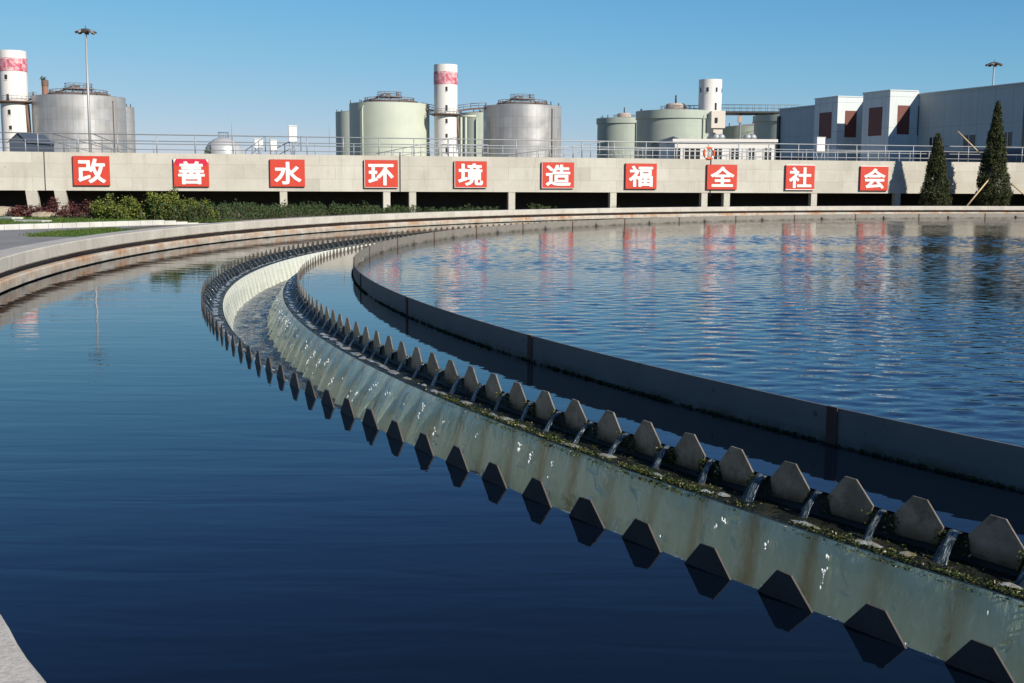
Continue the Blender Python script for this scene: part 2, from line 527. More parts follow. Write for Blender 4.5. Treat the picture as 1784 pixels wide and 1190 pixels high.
# rust runs near the groove
zr = m.step(m.math('ABSOLUTE', m.math('SUBTRACT', z, 0.2)), 0.20, 0.06)
rs = m.math('MULTIPLY', zr, m.step(m.noise(uz.outputs[0], 0.55, 5, 0.75), 0.44, 0.60))
c = m.mix(m.math('MULTIPLY', rs, 0.85), c, (0.42, 0.19, 0.06, 1))
gr = m.math('MULTIPLY', m.step(z, 0.16, 0.04), m.step(m.noise(uz.outputs[0], 0.9, 5, 0.7), 0.42, 0.62))
c = m.mix(m.math('MULTIPLY', gr, 0.7), c, (0.16, 0.13, 0.09, 1))
joint = m.math('LESS_THAN', m.math('ABSOLUTE', m.math('SUBTRACT', m.math('FRACT', m.math('DIVIDE', u, 3.2)), 0.5)), 0.003)
c = m.mix(m.math('MULTIPLY', joint, 0.6), c, (0.2, 0.17, 0.13, 1))
c = m.mix(0.22, c, m.ramp(fine, [(0.3, (0.15, 0.15, 0.15, 1)), (0.7, (0.85, 0.85, 0.85, 1))]), 'OVERLAY')
pit = m.step(m.noise(co, 16, 2), 0.70, 0.76)
c = m.mix(m.math('MULTIPLY', pit, 0.5), c, (0.2, 0.18, 0.15, 1))
m.color(c)
m.bump(m.math('ADD', fine, m.math('MULTIPLY', blot, 0.8)), 0.35, 0.012)
M['rim'] = m.m
m = MT('rim top', (0.3, 0.3, 0.3, 1), 0.85, 0, 0.3)
co = m.coord('Object')
m.color(m.mix(0.3, m.mix(m.step(m.noise(co, 0.9, 6, 0.7), 0.3, 0.7), (0.40, 0.38, 0.35, 1), (0.52, 0.49, 0.44, 1)),
        m.ramp(m.noise(co, 50, 4, 0.7), [(0.3, (0.1, 0.1, 0.1, 1)), (0.72, (0.9, 0.9, 0.9, 1))]), 'OVERLAY'))
m.bump(m.noise(co, 45, 4), 0.4, 0.01)
M['rimtop'] = m.m
M['groove'] = weathered('shaded groove concrete', (0.19, 0.165, 0.155, 1), (0.10, 0.075, 0.06, 1), 0.7)  # shade under the overhang is put into this dark groove colour
rim = empty('round_tank_rim', (C.x, C.y, 0))
tag(rim, 'curved pale concrete rim wall running round the whole tank, rust stained along its groove', 'rim wall')
def jit_face(a, j):
    if j in (2, 3):
        s = 0.012 * noise.noise((a * 52 * 2.5, j * 3.1, 0.0)) + 0.009 * noise.noise((a * 52 * 9, j * 1.7, 5.0))
        return s, s * .5
    return 0, 0
b = MB(); b.lathe([(R_RIM + 0.34, 0.35), (R_RIM + 0.02, 0.345), (R_RIM, 0.37), (R_RIM + 0.004, Z_RIM - 0.022), (R_RIM + 0.022, Z_RIM)], 2200, jit=lambda a, j: jit_face(a, j) if j in (2, 3) else (jit_face(a, 3)[0] * (j == 4), 0), smooth=False)
b.build('coping_face', M['rim'], rim)
b = MB(); b.lathe([(R_RIM + 0.022, Z_RIM), (R_RIM + 0.10, Z_RIM + .002), (R_RIMOUT - 0.02, Z_RIM), (R_RIMOUT, Z_RIM - 0.02), (R_RIMOUT, -0.3)], 2200, jit=lambda a, j: (jit_face(a, 3)[0] if j == 0 else 0, 0), smooth=False)
b.build('walkway_top', M['rimtop'], rim)
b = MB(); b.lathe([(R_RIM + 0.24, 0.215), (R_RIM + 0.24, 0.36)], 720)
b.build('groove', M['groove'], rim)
def jit_ledge(a, j):
    return 0.010 * noise.noise((a * 52 * 1.5, j * 2.0, 9.0)), (0.010 * noise.noise((a * 52 * .8, 0.0, 3.0)) + .008 * noise.noise((a * 52 * 3, 0.0, 3.0))) * (j in (0, 1))
b = MB(); b.lathe([(R_RIM + 0.32, 0.215), (R_RIM + 0.0, 0.215), (R_RIM - 0.02, 0.19), (R_RIM - 0.02, 0.03), (R_RIM + 0.07, 0.02), (R_RIM + 0.07, -0.9)], 2200, jit=jit_ledge, smooth=False)
b.build('ledge', M['rim'], rim)

# ------------------------------------------------------------------ baffle
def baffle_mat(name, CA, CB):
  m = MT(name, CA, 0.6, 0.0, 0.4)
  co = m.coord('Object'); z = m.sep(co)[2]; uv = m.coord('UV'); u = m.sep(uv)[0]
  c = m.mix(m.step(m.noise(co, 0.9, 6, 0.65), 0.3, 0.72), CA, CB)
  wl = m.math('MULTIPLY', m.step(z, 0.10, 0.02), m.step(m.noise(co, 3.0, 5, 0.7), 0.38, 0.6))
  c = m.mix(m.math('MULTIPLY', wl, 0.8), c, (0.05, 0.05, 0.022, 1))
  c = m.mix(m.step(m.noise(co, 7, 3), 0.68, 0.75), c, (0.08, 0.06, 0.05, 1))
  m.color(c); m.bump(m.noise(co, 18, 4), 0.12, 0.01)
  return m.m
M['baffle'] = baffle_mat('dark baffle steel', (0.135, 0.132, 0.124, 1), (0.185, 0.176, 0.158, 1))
M['baffle inside'] = baffle_mat('paler baffle steel', (0.27, 0.25, 0.215, 1), (0.20, 0.18, 0.155, 1))  # inner faces carry a paler tone than the outer ones
M['rust'] = weathered('rusty strip', (0.11, 0.05, 0.035, 1), (0.05, 0.025, 0.02, 1), 0.75, 2.0, 0.8)
M['alga'] = weathered('alga', (0.035, 0.045, 0.012, 1), (0.015, 0.02, 0.008, 1), 0.9, 4)
M['galv'] = weathered('galvanised steel', (0.50, 0.51, 0.50, 1), (0.36, 0.37, 0.36, 1), 0.5, 1.0, 0.5)
M['bracket'] = weathered('dull bracket', (0.24, 0.235, 0.22, 1), (0.14, 0.12, 0.10, 1), 0.7, 1.0, 0.6)
baf = empty('scum_baffle', (C.x, C.y, 0))
tag(baf, 'dark grey steel baffle ring standing in the water around the main pool', 'baffle')
PAN = R(6.245); A_J = R(-149.289)
NP = 57
PAN = 2 * pi / 58
ring_me = None
for i in range(58):
    a = A_J + PAN * i
    if ring_me is None:
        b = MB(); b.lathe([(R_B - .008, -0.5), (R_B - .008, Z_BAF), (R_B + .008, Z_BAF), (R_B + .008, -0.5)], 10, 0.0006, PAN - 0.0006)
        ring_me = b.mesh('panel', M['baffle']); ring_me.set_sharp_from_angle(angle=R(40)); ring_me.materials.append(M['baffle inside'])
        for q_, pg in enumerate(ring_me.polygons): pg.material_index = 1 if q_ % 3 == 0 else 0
        b = MB(); b.box(R_B + .009, R_B + .02, -0.055, 0.055, -0.4, Z_BAF + .004); b.box(R_B - .02, R_B - .009, -0.04, 0.04, -0.4, Z_BAF - .01)
        strip_me = b.mesh('joint_strip', M['rust'])
        b = MB(); b.box(R_B - .10, R_B - .009, -.03, .03, .06, .11); b.box(R_B - .03, R_B - .0095, -.06, .06, .03, .17); b.tube((R_B - .09, 0, .03), (R_B - .09, 0, .15), .028, 8)
        brk_me = b.mesh('bracket', M['bracket'])
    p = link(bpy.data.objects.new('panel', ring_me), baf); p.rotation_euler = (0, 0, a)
    q = link(bpy.data.objects.new('joint_strip', strip_me), baf); q.rotation_euler = (0, 0, a)
    for f in (0.55,):
        q = link(bpy.data.objects.new('bracket', brk_me), baf); q.rotation_euler = (0, 0, a + PAN * f)
# weed clumps along the waterline of the baffle
b = MB(); rg = random.Random(11)
for i in range(5200):
    a = R(rg.uniform(-178, -141))
    if noise.noise((a * 46 * .5, 1.0, 0)) + .5 * noise.noise((a * 46 * 2.5, 1.0, 0)) < rg.uniform(-.5, .3): continue
    r = R_B + rg.uniform(.012, .035); zz = rg.uniform(-.01, .018)
    s = rg.uniform(.004, .014)
    p = Vector((r * math.cos(a), r * math.sin(a), zz)); d = Vector((rg.gauss(0, 1), rg.gauss(0, 1), rg.gauss(0.3, .7))).normalized() * s * 1.6
    e = d.orthogonal().normalized() * s
    b.quad([p - d - e, p + d - e * .5, p + d + e * .5, p - d + e])
b.build('weed_fringe', M['alga'], baf)['kind'] = 'stuff'

# ------------------------------------------------------------------ weirs
def tooth_mat(name, CA, CB):
  m = MT(name, CA, 0.55, 0.0, 0.4)
  co = m.coord('Object'); z = m.sep(co)[2]
  oi = m.N('ShaderNodeObjectInfo')
  rnd = m.N('ShaderNodeVectorMath', operation='ADD'); m.L(co, rnd.inputs[0])
  sc_ = m.N('ShaderNodeVectorMath', operation='SCALE'); m.L(oi.outputs['Location'], sc_.inputs[0]); sc_.inputs['Scale'].default_value = 3.7
  m.L(sc_.outputs[0], rnd.inputs[1])
  cv = rnd.outputs[0]
  c = m.mix(m.step(m.noise(cv, 5, 6, 0.7), 0.3, 0.7), CA, CB)
  c = m.mix(m.math('MULTIPLY', m.step(m.noise(cv, 11, 5, 0.7), 0.55, 0.66), 0.7), c, (0.07, 0.06, 0.04, 1))
  c = m.mix(m.math('MULTIPLY', m.step(m.noise(cv, 2.2, 5, 0.75), 0.48, 0.6), 0.55), c, (0.07, 0.055, 0.04, 1))
  wet = m.step(m.math('ADD', z, m.math('MULTIPLY', m.noise(cv, 9, 4), 0.16)), 0.06, -0.03)
  c = m.mix(m.math('MULTIPLY', wet, .85), c, (0.05, 0.043, 0.026, 1))
  mossy = m.math('MULTIPLY', m.step(m.math('ABSOLUTE', m.sep(co)[1]), .10, .2), m.step(m.noise(cv, 14, 5, .7), .47, .6))
  mossy = m.math('MULTIPLY', mossy, m.step(z, .05, -.02))
  c = m.mix(m.math('MULTIPLY', mossy, .85), c, (0.055, 0.06, 0.016, 1))
  m.color(c); m.rough(m.step(wet, 0, 1, 0.55, 0.25)); m.bump(m.noise(cv, 22, 4), 0.25, 0.006)
  return m.m
M['tooth'] = tooth_mat('weir tooth', (0.26, 0.225, 0.18, 1), (0.15, 0.127, 0.10, 1))
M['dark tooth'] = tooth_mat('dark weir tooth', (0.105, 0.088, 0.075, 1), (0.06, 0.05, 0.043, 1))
M['plate'] = weathered('weir plate', (0.022, 0.021, 0.015, 1), (0.012, 0.016, 0.007, 1), 0.6, 3)
def tooth_mesh(seed, low):
    rg = random.Random(seed)
    w = .535
    j = lambda s: rg.uniform(-s, s)
    zt = Z_TOOTH + j(.006)
    P = [(-.10 * w + j(.008), zt), (.10 * w + j(.008), zt + j(.004)), (.345 * w + j(.01), -.005 + j(.01)), (.27 * w + j(.02), low + j(.008)), (-.27 * w + j(.02), low + j(.008)), (-.345 * w + j(.01), -.005 + j(.01))]
    b = MB(); t = .006
    f = [(t, y, z) for y, z in P]; g = [(-t, y, z) for y, z in P]
    b.quad(f); b.quad(g[::-1])
    for i in range(6):
        k = (i + 1) % 6; b.quad([f[k], f[i], g[i], g[k]])
    return b
def weir(name, label, rad, side, a_first, a_lo, a_hi, N):
    STEP = 2 * pi / N
    root = empty(name, (C.x, C.y, 0)); tag(root, label, 'weir')
    b = MB(); b.lathe([(rad - .006, -.62), (rad - .006, -.014), (rad + .004, -.014), (rad + .004, -.62)], 1084)
    b.build('weir_plate', M['plate'], root)
    low = -.125
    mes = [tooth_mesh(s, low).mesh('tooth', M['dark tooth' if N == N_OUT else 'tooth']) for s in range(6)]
    cand = []
    for i in range(N):
        a = a_first - STEP * i
        aw = math.degrees(a) % 360
        p = C + Vector((math.cos(a) * rad, math.sin(a) * rad, 0))
        vis = a_lo <= aw <= a_hi
        cand.append((0 if vis else 1, p.length, i, a))
    cand.sort()
    rest = MB()
    for n_, (vi, d, i, a) in enumerate(cand):
        off = rad + side * .011
        if n_ < 100:
            o = link(bpy.data.objects.new('tooth', mes[i % 6]), root)
            o.location = (off * math.cos(a), off * math.sin(a), 0)
            o.rotation_euler = (R(random.uniform(-1, 1)), R(random.uniform(-2, 2)), a + R(random.uniform(-1.5, 1.5)))
        else:
            Mx = Matrix.Translation((off * math.cos(a), off * math.sin(a), 0)) @ Matrix.Rotation(a, 4, 'Z')
            t = tooth_mesh(i % 6, low); bb = len(rest.v)
            rest.v += [tuple(Mx @ Vector(v)) for v in t.v]
            for f in t.f: rest.face([bb + q for q in f])
    o = rest.build('teeth', M['dark tooth' if N == N_OUT else 'tooth'], root); o['kind'] = 'stuff'
    return root
weir('outer_weir', 'saw toothed steel weir nearer the rim, dark teeth standing in calm blue water', R_WO, 1, A_OUT, 150, 216.5, N_OUT)
weir('inner_weir', 'saw toothed steel weir nearer the baffle, grey teeth above the mossy ledge', R_WI, 1, A_IN, 160, 215.0, N_IN)

# ------------------------------------------------------------------ channel walls, ledges
m = MT('channel wall', (0.4, 0.42, 0.36, 1), 0.5)
co = m.coord('Object'); uv = m.coord('UV', (1, 0.12, 1))
c = m.mix(m.step(m.noise(uv, 2.5, 5, 0.7), 0.35, 0.7), (0.60, 0.60, 0.50, 1), (0.42, 0.42, 0.32, 1))
m.color(c); m.bump(m.noise(co, 25, 4), 0.3, 0.01)
M['chan'] = m.m
m = MT('wet ledge', (0.05, 0.05, 0.03, 1), 0.25)
co = m.coord('Object')
c = m.ramp(m.noise(co, 3.5, 7, 0.72), [(0.36, (0.008, 0.009, 0.006, 1)), (0.55, (0.022, 0.024, 0.012, 1)), (0.66, (0.06, 0.055, 0.025, 1)), (0.73, (0.34, 0.32, 0.25, 1))])
m.color(c); m.bump(m.noise(co, 14, 5, 0.7), 0.9, 0.05); m.rough(m.step(m.noise(co, 8, 3), 0.3, 0.7, 0.12, 0.6))
M['ledge'] = m.m
ch = empty('overflow_channel', (C.x, C.y, 0))
tag(ch, 'concrete overflow channel sunk between the two toothed weirs', 'channel')
Z_L = -.17
R_IL, R_OL = R_WI + .30, R_WO - .33      # ledge edges
MB().lathe([(R_IL, Z_L - .012), (R_IL - .02, -1.1)], 720).build('inner_wall', M['chan'], ch)
MB().lathe([(R_OL + .03, -1.1), (R_OL, Z_L - .012)], 720).build('outer_wall', M['chan'], ch)
jl = lambda a, j: (0.012 * noise.noise((a * 47 * 3, j, 0.0)) * (j in (2, 3)), .012 * noise.noise((a * 47 * 4, j * 5, 2.0)) * (j in (1, 2)))
MB().lathe([(R_WI + .003, Z_L), (R_WI + .15, Z_L + .004), (R_IL - .01, Z_L - .004), (R_IL + .006, Z_L - .025), (R_IL - .005, Z_L - .05)], 2160, jit=jl).build('inner_ledge', M['ledge'], ch)
MB().lathe([(R_OL + .005, Z_L - .05), (R_OL - .006, Z_L - .025), (R_OL + .01, Z_L - .004), (R_WO - .15, Z_L + .004), (R_WO - .005, Z_L)], 2160).build('outer_ledge', M['ledge'], ch)
MB().lathe([(R_IL - .03, -1.08), (R_OL + .03, -1.08)], 360).build('channel_floor', M['chan'], ch)

# ------------------------------------------------------------------ falling water
def fall_mat(name, LO_, HI_, BR_, WH_):
    m = MT(name, LO_, 0.07, 0, 0.7)
    m.p.inputs['IOR'].default_value = 1.333
    uv = m.coord('UV'); s = m.sep(uv)
    # uv.x counts teeth, uv.y runs down the fall
    fx = m.math('FRACT', s[0])
    sk = m.N('ShaderNodeCombineXYZ'); m.L(s[0], sk.inputs[0]); m.L(m.math('MULTIPLY', s[1], 0.5), sk.inputs[1])
    n1 = m.noise(sk.outputs[0], 3.0, 5, 0.65, 0.3)
    n2 = m.noise(sk.outputs[0], 11.0, 4, 0.6, 0.2)
    n3 = m.noise(m.coord('UV', (0.4, 0.3, 1)), 1.0, 3)
    band = m.math('ABSOLUTE', m.math('SUBTRACT', m.math('FRACT', m.math('ADD', s[0], m.math('MULTIPLY', m.math('SUBTRACT', n1, 0.5), 0.35))), 0.5))
    c = m.mix(m.step(n1, 0.35, 0.68), LO_, HI_)
    c = m.mix(m.math('MULTIPLY', m.step(band, 0.30, 0.48), m.step(n3, 0.35, 0.6, 0.35, 0.85)), c, BR_)
    c = m.mix(m.math('MULTIPLY', m.step(n2, 0.56, 0.72), 0.4), c, WH_)
    spots = m.step(m.noise(m.coord('UV', (9, 9, 1)), 1.0, 2), 0.74, 0.78)
    c = m.mix(m.math('MULTIPLY', spots, 0.6), c, (0.10, 0.11, 0.08, 1))
    m.color(c)
    h = m.math('ADD', m.math('MULTIPLY', n1, 0.022), m.math('MULTIPLY', n2, 0.005))
    fine = m.noise(m.coord('UV', (7, 3.0, 1)), 1.0, 2, 0.5)
    gl = m.math('MULTIPLY', m.step(m.noise(m.coord('UV', (1.7, 2.2, 1)), 1.0, 2), 0.60, 0.68), m.noise(m.coord('UV', (13, 9, 1)), 1.0, 2))
    m.bump(m.math('ADD', h, m.math('ADD', m.math('MULTIPLY', fine, 0.008), m.math('MULTIPLY', gl, 0.03))), 1.0, 1.0)
    return m.m
M['fall'] = fall_mat('falling water', (0.41, 0.50, 0.345, 1), (0.52, 0.61, 0.45, 1), (0.30, 0.25, 0.12, 1), (0.66, 0.74, 0.72, 1))
M['sunlit fall'] = fall_mat('sunlit foamy water', (0.66, 0.70, 0.58, 1), (0.78, 0.81, 0.73, 1), (0.56, 0.54, 0.40, 1), (0.80, 0.83, 0.82, 1))  # paler than the inner fall: foam plus sun brightness put into the colour
def curtain(name, r0, r1, label, seed, A0, N):
    """sheet of water shot off the ledge; bulges below every notch"""
    b = MB(); seg = N * 6; k = 11
    for i in range(seg):
        a = A0 + 2 * pi * i / seg
        ph = i / 6.0
        bul = 0.5 - 0.5 * math.cos(2 * pi * ph)       # 1 below the notch
        nn = noise.noise((ph * .9, seed, 0.0)); big = noise.noise((ph * .13, seed, 4.0))
        for j in range(k):
            t = j / (k - 1); z = Z_L - .015 - t ** 1.1 * .60
            hug = 1.0 if r1 < r0 else .42 + .58 * sm(-151.5, -157.0, math.degrees((a + pi) % (2 * pi) - pi) if math.degrees((a + pi) % (2 * pi) - pi) < 0 else -179)
            spread = (r1 - r0) * hug * (0.72 + .26 * bul * (0.8 + .6 * nn) + .3 * big)
            r = r0 + spread * (t ** 0.9) + .007 * t * noise.noise((ph * 3, t * 2, seed))
            b.v.append((r * math.cos(a), r * math.sin(a), z))
    for i in range(seg):
        i2 = (i + 1) % seg
        for j in range(k - 1):
            u0, u1 = i / 6, (i + 1) / 6; v0, v1 = j * .08, (j + 1) * .08
            b.face((i * k + j, i2 * k + j, i2 * k + j + 1, i * k + j + 1), [(u0, v0), (u1, v0), (u1, v1), (u0, v1)], True)
    o = b.build(name, M['fall'] if r1 > r0 else M['sunlit fall']); o.location = (C.x, C.y, 0)
    return structure(o, label, 'falling water')
curtain('inner_waterfall', R_IL + .010, R_IL + .40, 'pale green sheet of water falling from the mossy ledge into the channel', 1.0, A_IN, N_IN)
curtain('outer_waterfall', R_OL - .010, R_OL - .20, 'bright sunlit sheet of water falling inside the outer toothed weir', 2.0, A_OUT, N_OUT)
# spouts through the notches
m = MT('spout water', (0.10, 0.14, 0.17, 1), 0.04, 0, 0.8); m.p.inputs['IOR'].default_value = 1.333
uv = m.coord('UV', (1, 0.15, 1))
nn = m.noise(uv, 30, 3, 0.6)
m.color(m.mix(m.step(nn, 0.5, 0.7), (0.02, 0.03, 0.036, 1), (0.45, 0.52, 0.56, 1))); m.bump(nn, 0.8, 0.03)
M['spout'] = m.m
def spouts(name, rad, sgn, a_first, label, seed, N):
    STEP = 2 * pi / N
    b = MB(); rg = random.Random(seed)
    for i in range(N):
        a = a_first - STEP * (i + .5)
        w0 = STEP * rad * rg.uniform(.055, .095); reach = rg.uniform(.11, .19)
        nu, nv = 6, 7
        base = len(b.v)
        ca, sa = math.cos(a), math.sin(a)
        skew = rg.uniform(-.02, .02)
        for v in range(nv + 1):
            t = v / nv
            rr = rad + sgn * (-.012 + t * (reach + .012)); fall = max(0, (t - .08) / .92)
            zc = -.004 - fall ** 1.7 * (abs(Z_L) + .004)
            ww = w0 * (1.15 - .45 * min(1, t * 2) + .9 * max(0, t - .35))
            for uu in range(nu + 1):
                s_ = uu / nu * 2 - 1
                hh = (1 - s_ * s_) * .014 * min(1, t * 3)
                tang = s_ * ww + skew * t + rg.uniform(-.003, .003)
                r2 = rr + sgn * hh * fall
                z2 = zc + hh * (1 - fall * .5)
                b.v.append((r2 * ca - tang * sa, r2 * sa + tang * ca, z2))
        for v in range(nv):
            for uu in range(nu):
                q = base + v * (nu + 1) + uu
                b.face((q, q + 1, q + nu + 2, q + nu + 1), [(i * 1.7 + uu / nu * .4, v / nv), (i * 1.7 + (uu + 1) / nu * .4, v / nv), (i * 1.7 + (uu + 1) / nu * .4, (v + 1) / nv), (i * 1.7 + uu / nu * .4, (v + 1) / nv)], True)
    o = b.build(name, M['spout']); o.location = (C.x, C.y, 0)
    return structure(o, label, 'spilling water')
spouts('inner_spilling_water', R_WI, 1, A_IN, 'thin spouts of water spilling between the grey teeth onto the mossy ledge', 5, N_IN)
spouts('outer_spilling_water', R_WO, -1, A_OUT, 'thin spouts of water spilling between the dark teeth of the outer weir', 6, N_OUT)

# moss on the inner ledge
m = MT('moss', (0.06, 0.07, 0.02, 1), 0.9, 0, 0.2)
gi = m.N('ShaderNodeNewGeometry')
m.color(m.ramp(gi.outputs['Random Per Island'], [(0, (0.010, 0.018, 0.006, 1)), (0.5, (0.034, 0.055, 0.012, 1)), (0.8, (0.085, 0.11, 0.026, 1)), (0.93, (0.16, 0.14, 0.055, 1)), (1, (0.42, 0.40, 0.32, 1))]))
M['moss'] = m.m
b = MB(); rg = random.Random(21)
for i in range(60000):
    adeg = -142 - 14.5 * rg.random()
    a = R(adeg)
    q = noise.noise((a * 47 * .9, 0.0, 0.0)) + .5 * noise.noise((a * 47 * 4, 0.0, 0.0))
    edge = rg.random() < .80
    r = (R_IL + rg.gauss(-.03, .035)) if edge else rg.uniform(R_WI + .02, R_IL)
    if rg.random() > (.42 + q * .9) * sm(-156.2, -153, adeg): continue
    z = Z_L + rg.uniform(-.015, .012) - (.03 if r > R_IL else 0)
    if i % 4 == 0:
        tn = round((a - A_IN) / (2 * pi / N_IN)); a = A_IN + (tn + rg.choice((-1, 1)) * abs(rg.gauss(.36, .05))) * 2 * pi / N_IN
        if noise.noise((tn * 3.3, 0, 8)) < rg.uniform(-.6, .2): continue
        r = R_WI + rg.uniform(.012, .05); z = -.13 + .12 * rg.random() ** 1.4
    s = rg.uniform(.003, .010)
    p = Vector((r * math.cos(a), r * math.sin(a), z)); d = Vector((rg.gauss(0, 1), rg.gauss(0, 1), rg.gauss(.2, .6))).normalized() * s
    e = d.cross(Vector((rg.gauss(0, 1), rg.gauss(0, 1), rg.gauss(0, 1)))).normalized() * s * .7
    b.quad([p - d - e, p + d - e * .4, p + d * 1.2 + e * .5, p - d + e])
o = b.build('moss', M['moss']); o.location = (C.x, C.y, 0)
structure(o, 'olive green moss and slime clinging to the ledge below the inner teeth', 'moss', 'stuff')

# pale foam patches where the spouts land on the ledges
m = MT('foam', (0.5, 0.5, 0.45, 1), 0.25, 0, 0.6)
co = m.coord('Object')
m.color(m.mix(m.step(m.noise(co, 6, 4, .7), .4, .62), (0.36, 0.39, 0.38, 1), (0.22, 0.18, 0.10, 1)))
m.bump(m.noise(co, 40, 3), .5, .02)
M['foam'] = m.m
def foam(name, rc, sgn, A0, N, label, seed, lo, hi):
    b = MB(); rg = random.Random(seed); st = 2 * pi / N
    for i in range(N):
        a0 = A0 - st * (i + .5); dg = math.degrees(a0) % 360
        if not lo < dg < hi: continue
        for k in range(rg.choice((1, 1, 2)) if dg > 204 else 3):
            a = a0 + rg.gauss(0, .22) * st; r = rc + sgn * rg.uniform(-.03, .045); el = rg.uniform(.05, .13) * (1.0 if dg > 204 else 1.5); wd = rg.uniform(.018, .04)
            base = len(b.v); n = 18; ph = rg.uniform(0, 9)
            ca, sa = math.cos(a), math.sin(a)
            b.v.append((r * ca, r * sa, Z_L + .022))
            for q in range(n):
                t = 2 * pi * q / n; f = 1 + .55 * noise.noise((math.cos(t) * 1.3 + ph, math.sin(t) * 1.3, ph))
                tx, rx = math.cos(t) * el * f, math.sin(t) * wd * f
                b.v.append(((r + rx) * ca - tx * sa, (r + rx) * sa + tx * ca, Z_L + .004))
            for q in range(n): b.face((base, base + 1 + q, base + 1 + (q + 1) % n), smooth=True)
    o = b.build(name, M['foam']); o.location = (C.x, C.y, 0)
    structure(o, label, 'foam', 'stuff')
foam('ledge_foam', (R_WI + R_IL) / 2 + .06, 1, A_IN, N_IN, 'pale foam patches on the ledge under the inner teeth', 31, 170, 216)
foam('far_ledge_foam', (R_WO + R_OL) / 2 - .04, -1, A_OUT, N_OUT, 'white foam patches on the ledge under the outer teeth', 32, 160, 210)

# white beads added on the falling sheet so that it shows sun glints
m = MT('beads', (0.75, 0.78, 0.78, 1), 0.05, 0, 0.8); m.p.inputs['IOR'].default_value = 1.333
M['bead'] = m.m
b = MB(); rg = random.Random(77)
for i in range(-12, 40):
    aN = A_IN - 2 * pi / N_IN * (i + .5); dg = math.degrees(aN)
    hug = .42 + .58 * sm(-151.5, -157.0, dg)
    for c_ in range(rg.choice((1, 1, 2, 2, 3))):
        a0 = aN + rg.gauss(0, .16) * 2 * pi / N_IN; t0 = rg.uniform(.12, .75); n = rg.choice((1, 2, 4, 7, 12, 16))
        for k in range(n):
            t = min(.95, t0 + rg.uniform(0, .022) * n); a = a0 + rg.gauss(0, .012) * 2 * pi / N_IN + (t - t0) * .05 * 2 * pi / N_IN
            r = R_IL + .010 + .39 * hug * .85 * (t ** .9) + rg.uniform(.012, .05); z = Z_L - .015 - t ** 1.1 * .60
            sx, sz = rg.uniform(.0025, .008), rg.uniform(.006, .018)
            cx_, cy_ = r * math.cos(a), r * math.sin(a); base = len(b.v); nu = 7
            b.v.append((cx_, cy_, z + sz))
            for q in (0.55, 0, -.55):
                w = sx * math.sqrt(1 - q * q) * rg.uniform(.8, 1.2)
                for u in range(nu): b.v.append((cx_ + w * math.cos(2 * pi * u / nu), cy_ + w * math.sin(2 * pi * u / nu), z + sz * q))
            b.v.append((cx_, cy_, z - sz * 1.4))
            for u in range(nu):
                u2 = (u + 1) % nu
                b.face((base, base + 1 + u, base + 1 + u2), smooth=True)
                for q in range(2): b.face((base + 1 + q * nu + u, base + 1 + (q + 1) * nu + u, base + 1 + (q + 1) * nu + u2, base + 1 + q * nu + u2), smooth=True)
                b.face((base + 1 + 2 * nu + u, base + 1 + 3 * nu, base + 1 + 2 * nu + u2), smooth=True)
o = b.build('glint_beads', M['bead']); o.location = (C.x, C.y, 0)
structure(o, 'bright glint beads added as glints on the falling green sheet', 'glint beads', 'stuff')
# ------------------------------------------------------------------ long concrete wall (raised channel on posts)
def concrete_wall():
    m = MT('board marked concrete', (0.45, 0.43, 0.37, 1), 0.85, 0, 0.3)
    co = m.coord('Object'); x, y, z = m.sep(co)
    c = m.mix(m.step(m.noise(co, 0.45, 6, 0.65), 0.3, 0.72), (0.58, 0.555, 0.48, 1), (0.46, 0.435, 0.365, 1))
    # shutter boards: cells of slightly different tone
    br = m.N('ShaderNodeTexBrick'); br.offset = 0.35
    cx = m.N('ShaderNodeCombineXYZ'); m.L(x, cx.inputs[0]); m.L(m.math('ADD', z, 0.35), cx.inputs[1]); m.L(cx.outputs[0], br.inputs['Vector'])
    br.inputs['Scale'].default_value = 1.0; br.inputs['Brick Width'].default_value = 2.9; br.inputs['Row Height'].default_value = 0.86
    br.inputs['Mortar Size'].default_value = 0.018; br.inputs['Mortar Smooth'].default_value = 0.3
    br.inputs['Color1'].default_value = (0.42, 0.42, 0.42, 1); br.inputs['Color2'].default_value = (0.58, 0.58, 0.58, 1); br.inputs['Mortar'].default_value = (0.30, 0.30, 0.30, 1)
    c = m.mix(0.48, c, br.outputs['Color'], 'OVERLAY')
    st = m.noise(m.coord('Object', (1, 1, 0.12)), 2.2, 5, 0.7)
    c = m.mix(m.math('MULTIPLY', m.step(st, 0.52, 0.75), 0.35), c, (0.27, 0.25, 0.21, 1))
    pit = m.step(m.noise(co, 4.5, 2), 0.70, 0.75)
    c = m.mix(m.math('MULTIPLY', pit, 0.5), c, (0.22, 0.2, 0.17, 1))
    c = m.mix(0.15, c, m.ramp(m.noise(co, 14, 5, 0.7), [(0.3, (0.1, 0.1, 0.1, 1)), (0.7, (0.9, 0.9, 0.9, 1))]), 'OVERLAY')
    m.color(c); m.bump(m.noise(co, 10, 5), 0.3, 0.02)
    return m.m
M['wall'] = concrete_wall()
M['under'] = weathered('shaded soffit concrete', (0.16, 0.14, 0.12, 1), (0.09, 0.08, 0.07, 1), 0.9)  # interior shade below the deck is put into this dark colour
M['darksteel'] = weathered('dark steel', (0.06, 0.06, 0.06, 1), (0.04, 0.035, 0.03, 1), 0.6)
zt = sum(wpt(px, py)[1] for px, py in ((0, 262), (700, 271), (1300, 278.5), (1600, 283))) / 4
zb = sum(wpt(px, py)[1] for px, py in ((0, 329), (700, 333), (1300, 337), (1560, 339))) / 4
print('wall top/bottom', zt, zb, [round(wpt(px, py)[1], 2) for px, py in ((0, 262), (700, 271), (1300, 278.5), (1600, 283))])
wall = empty('concrete_wall', (WA.x, WA.y, 0), WANG)
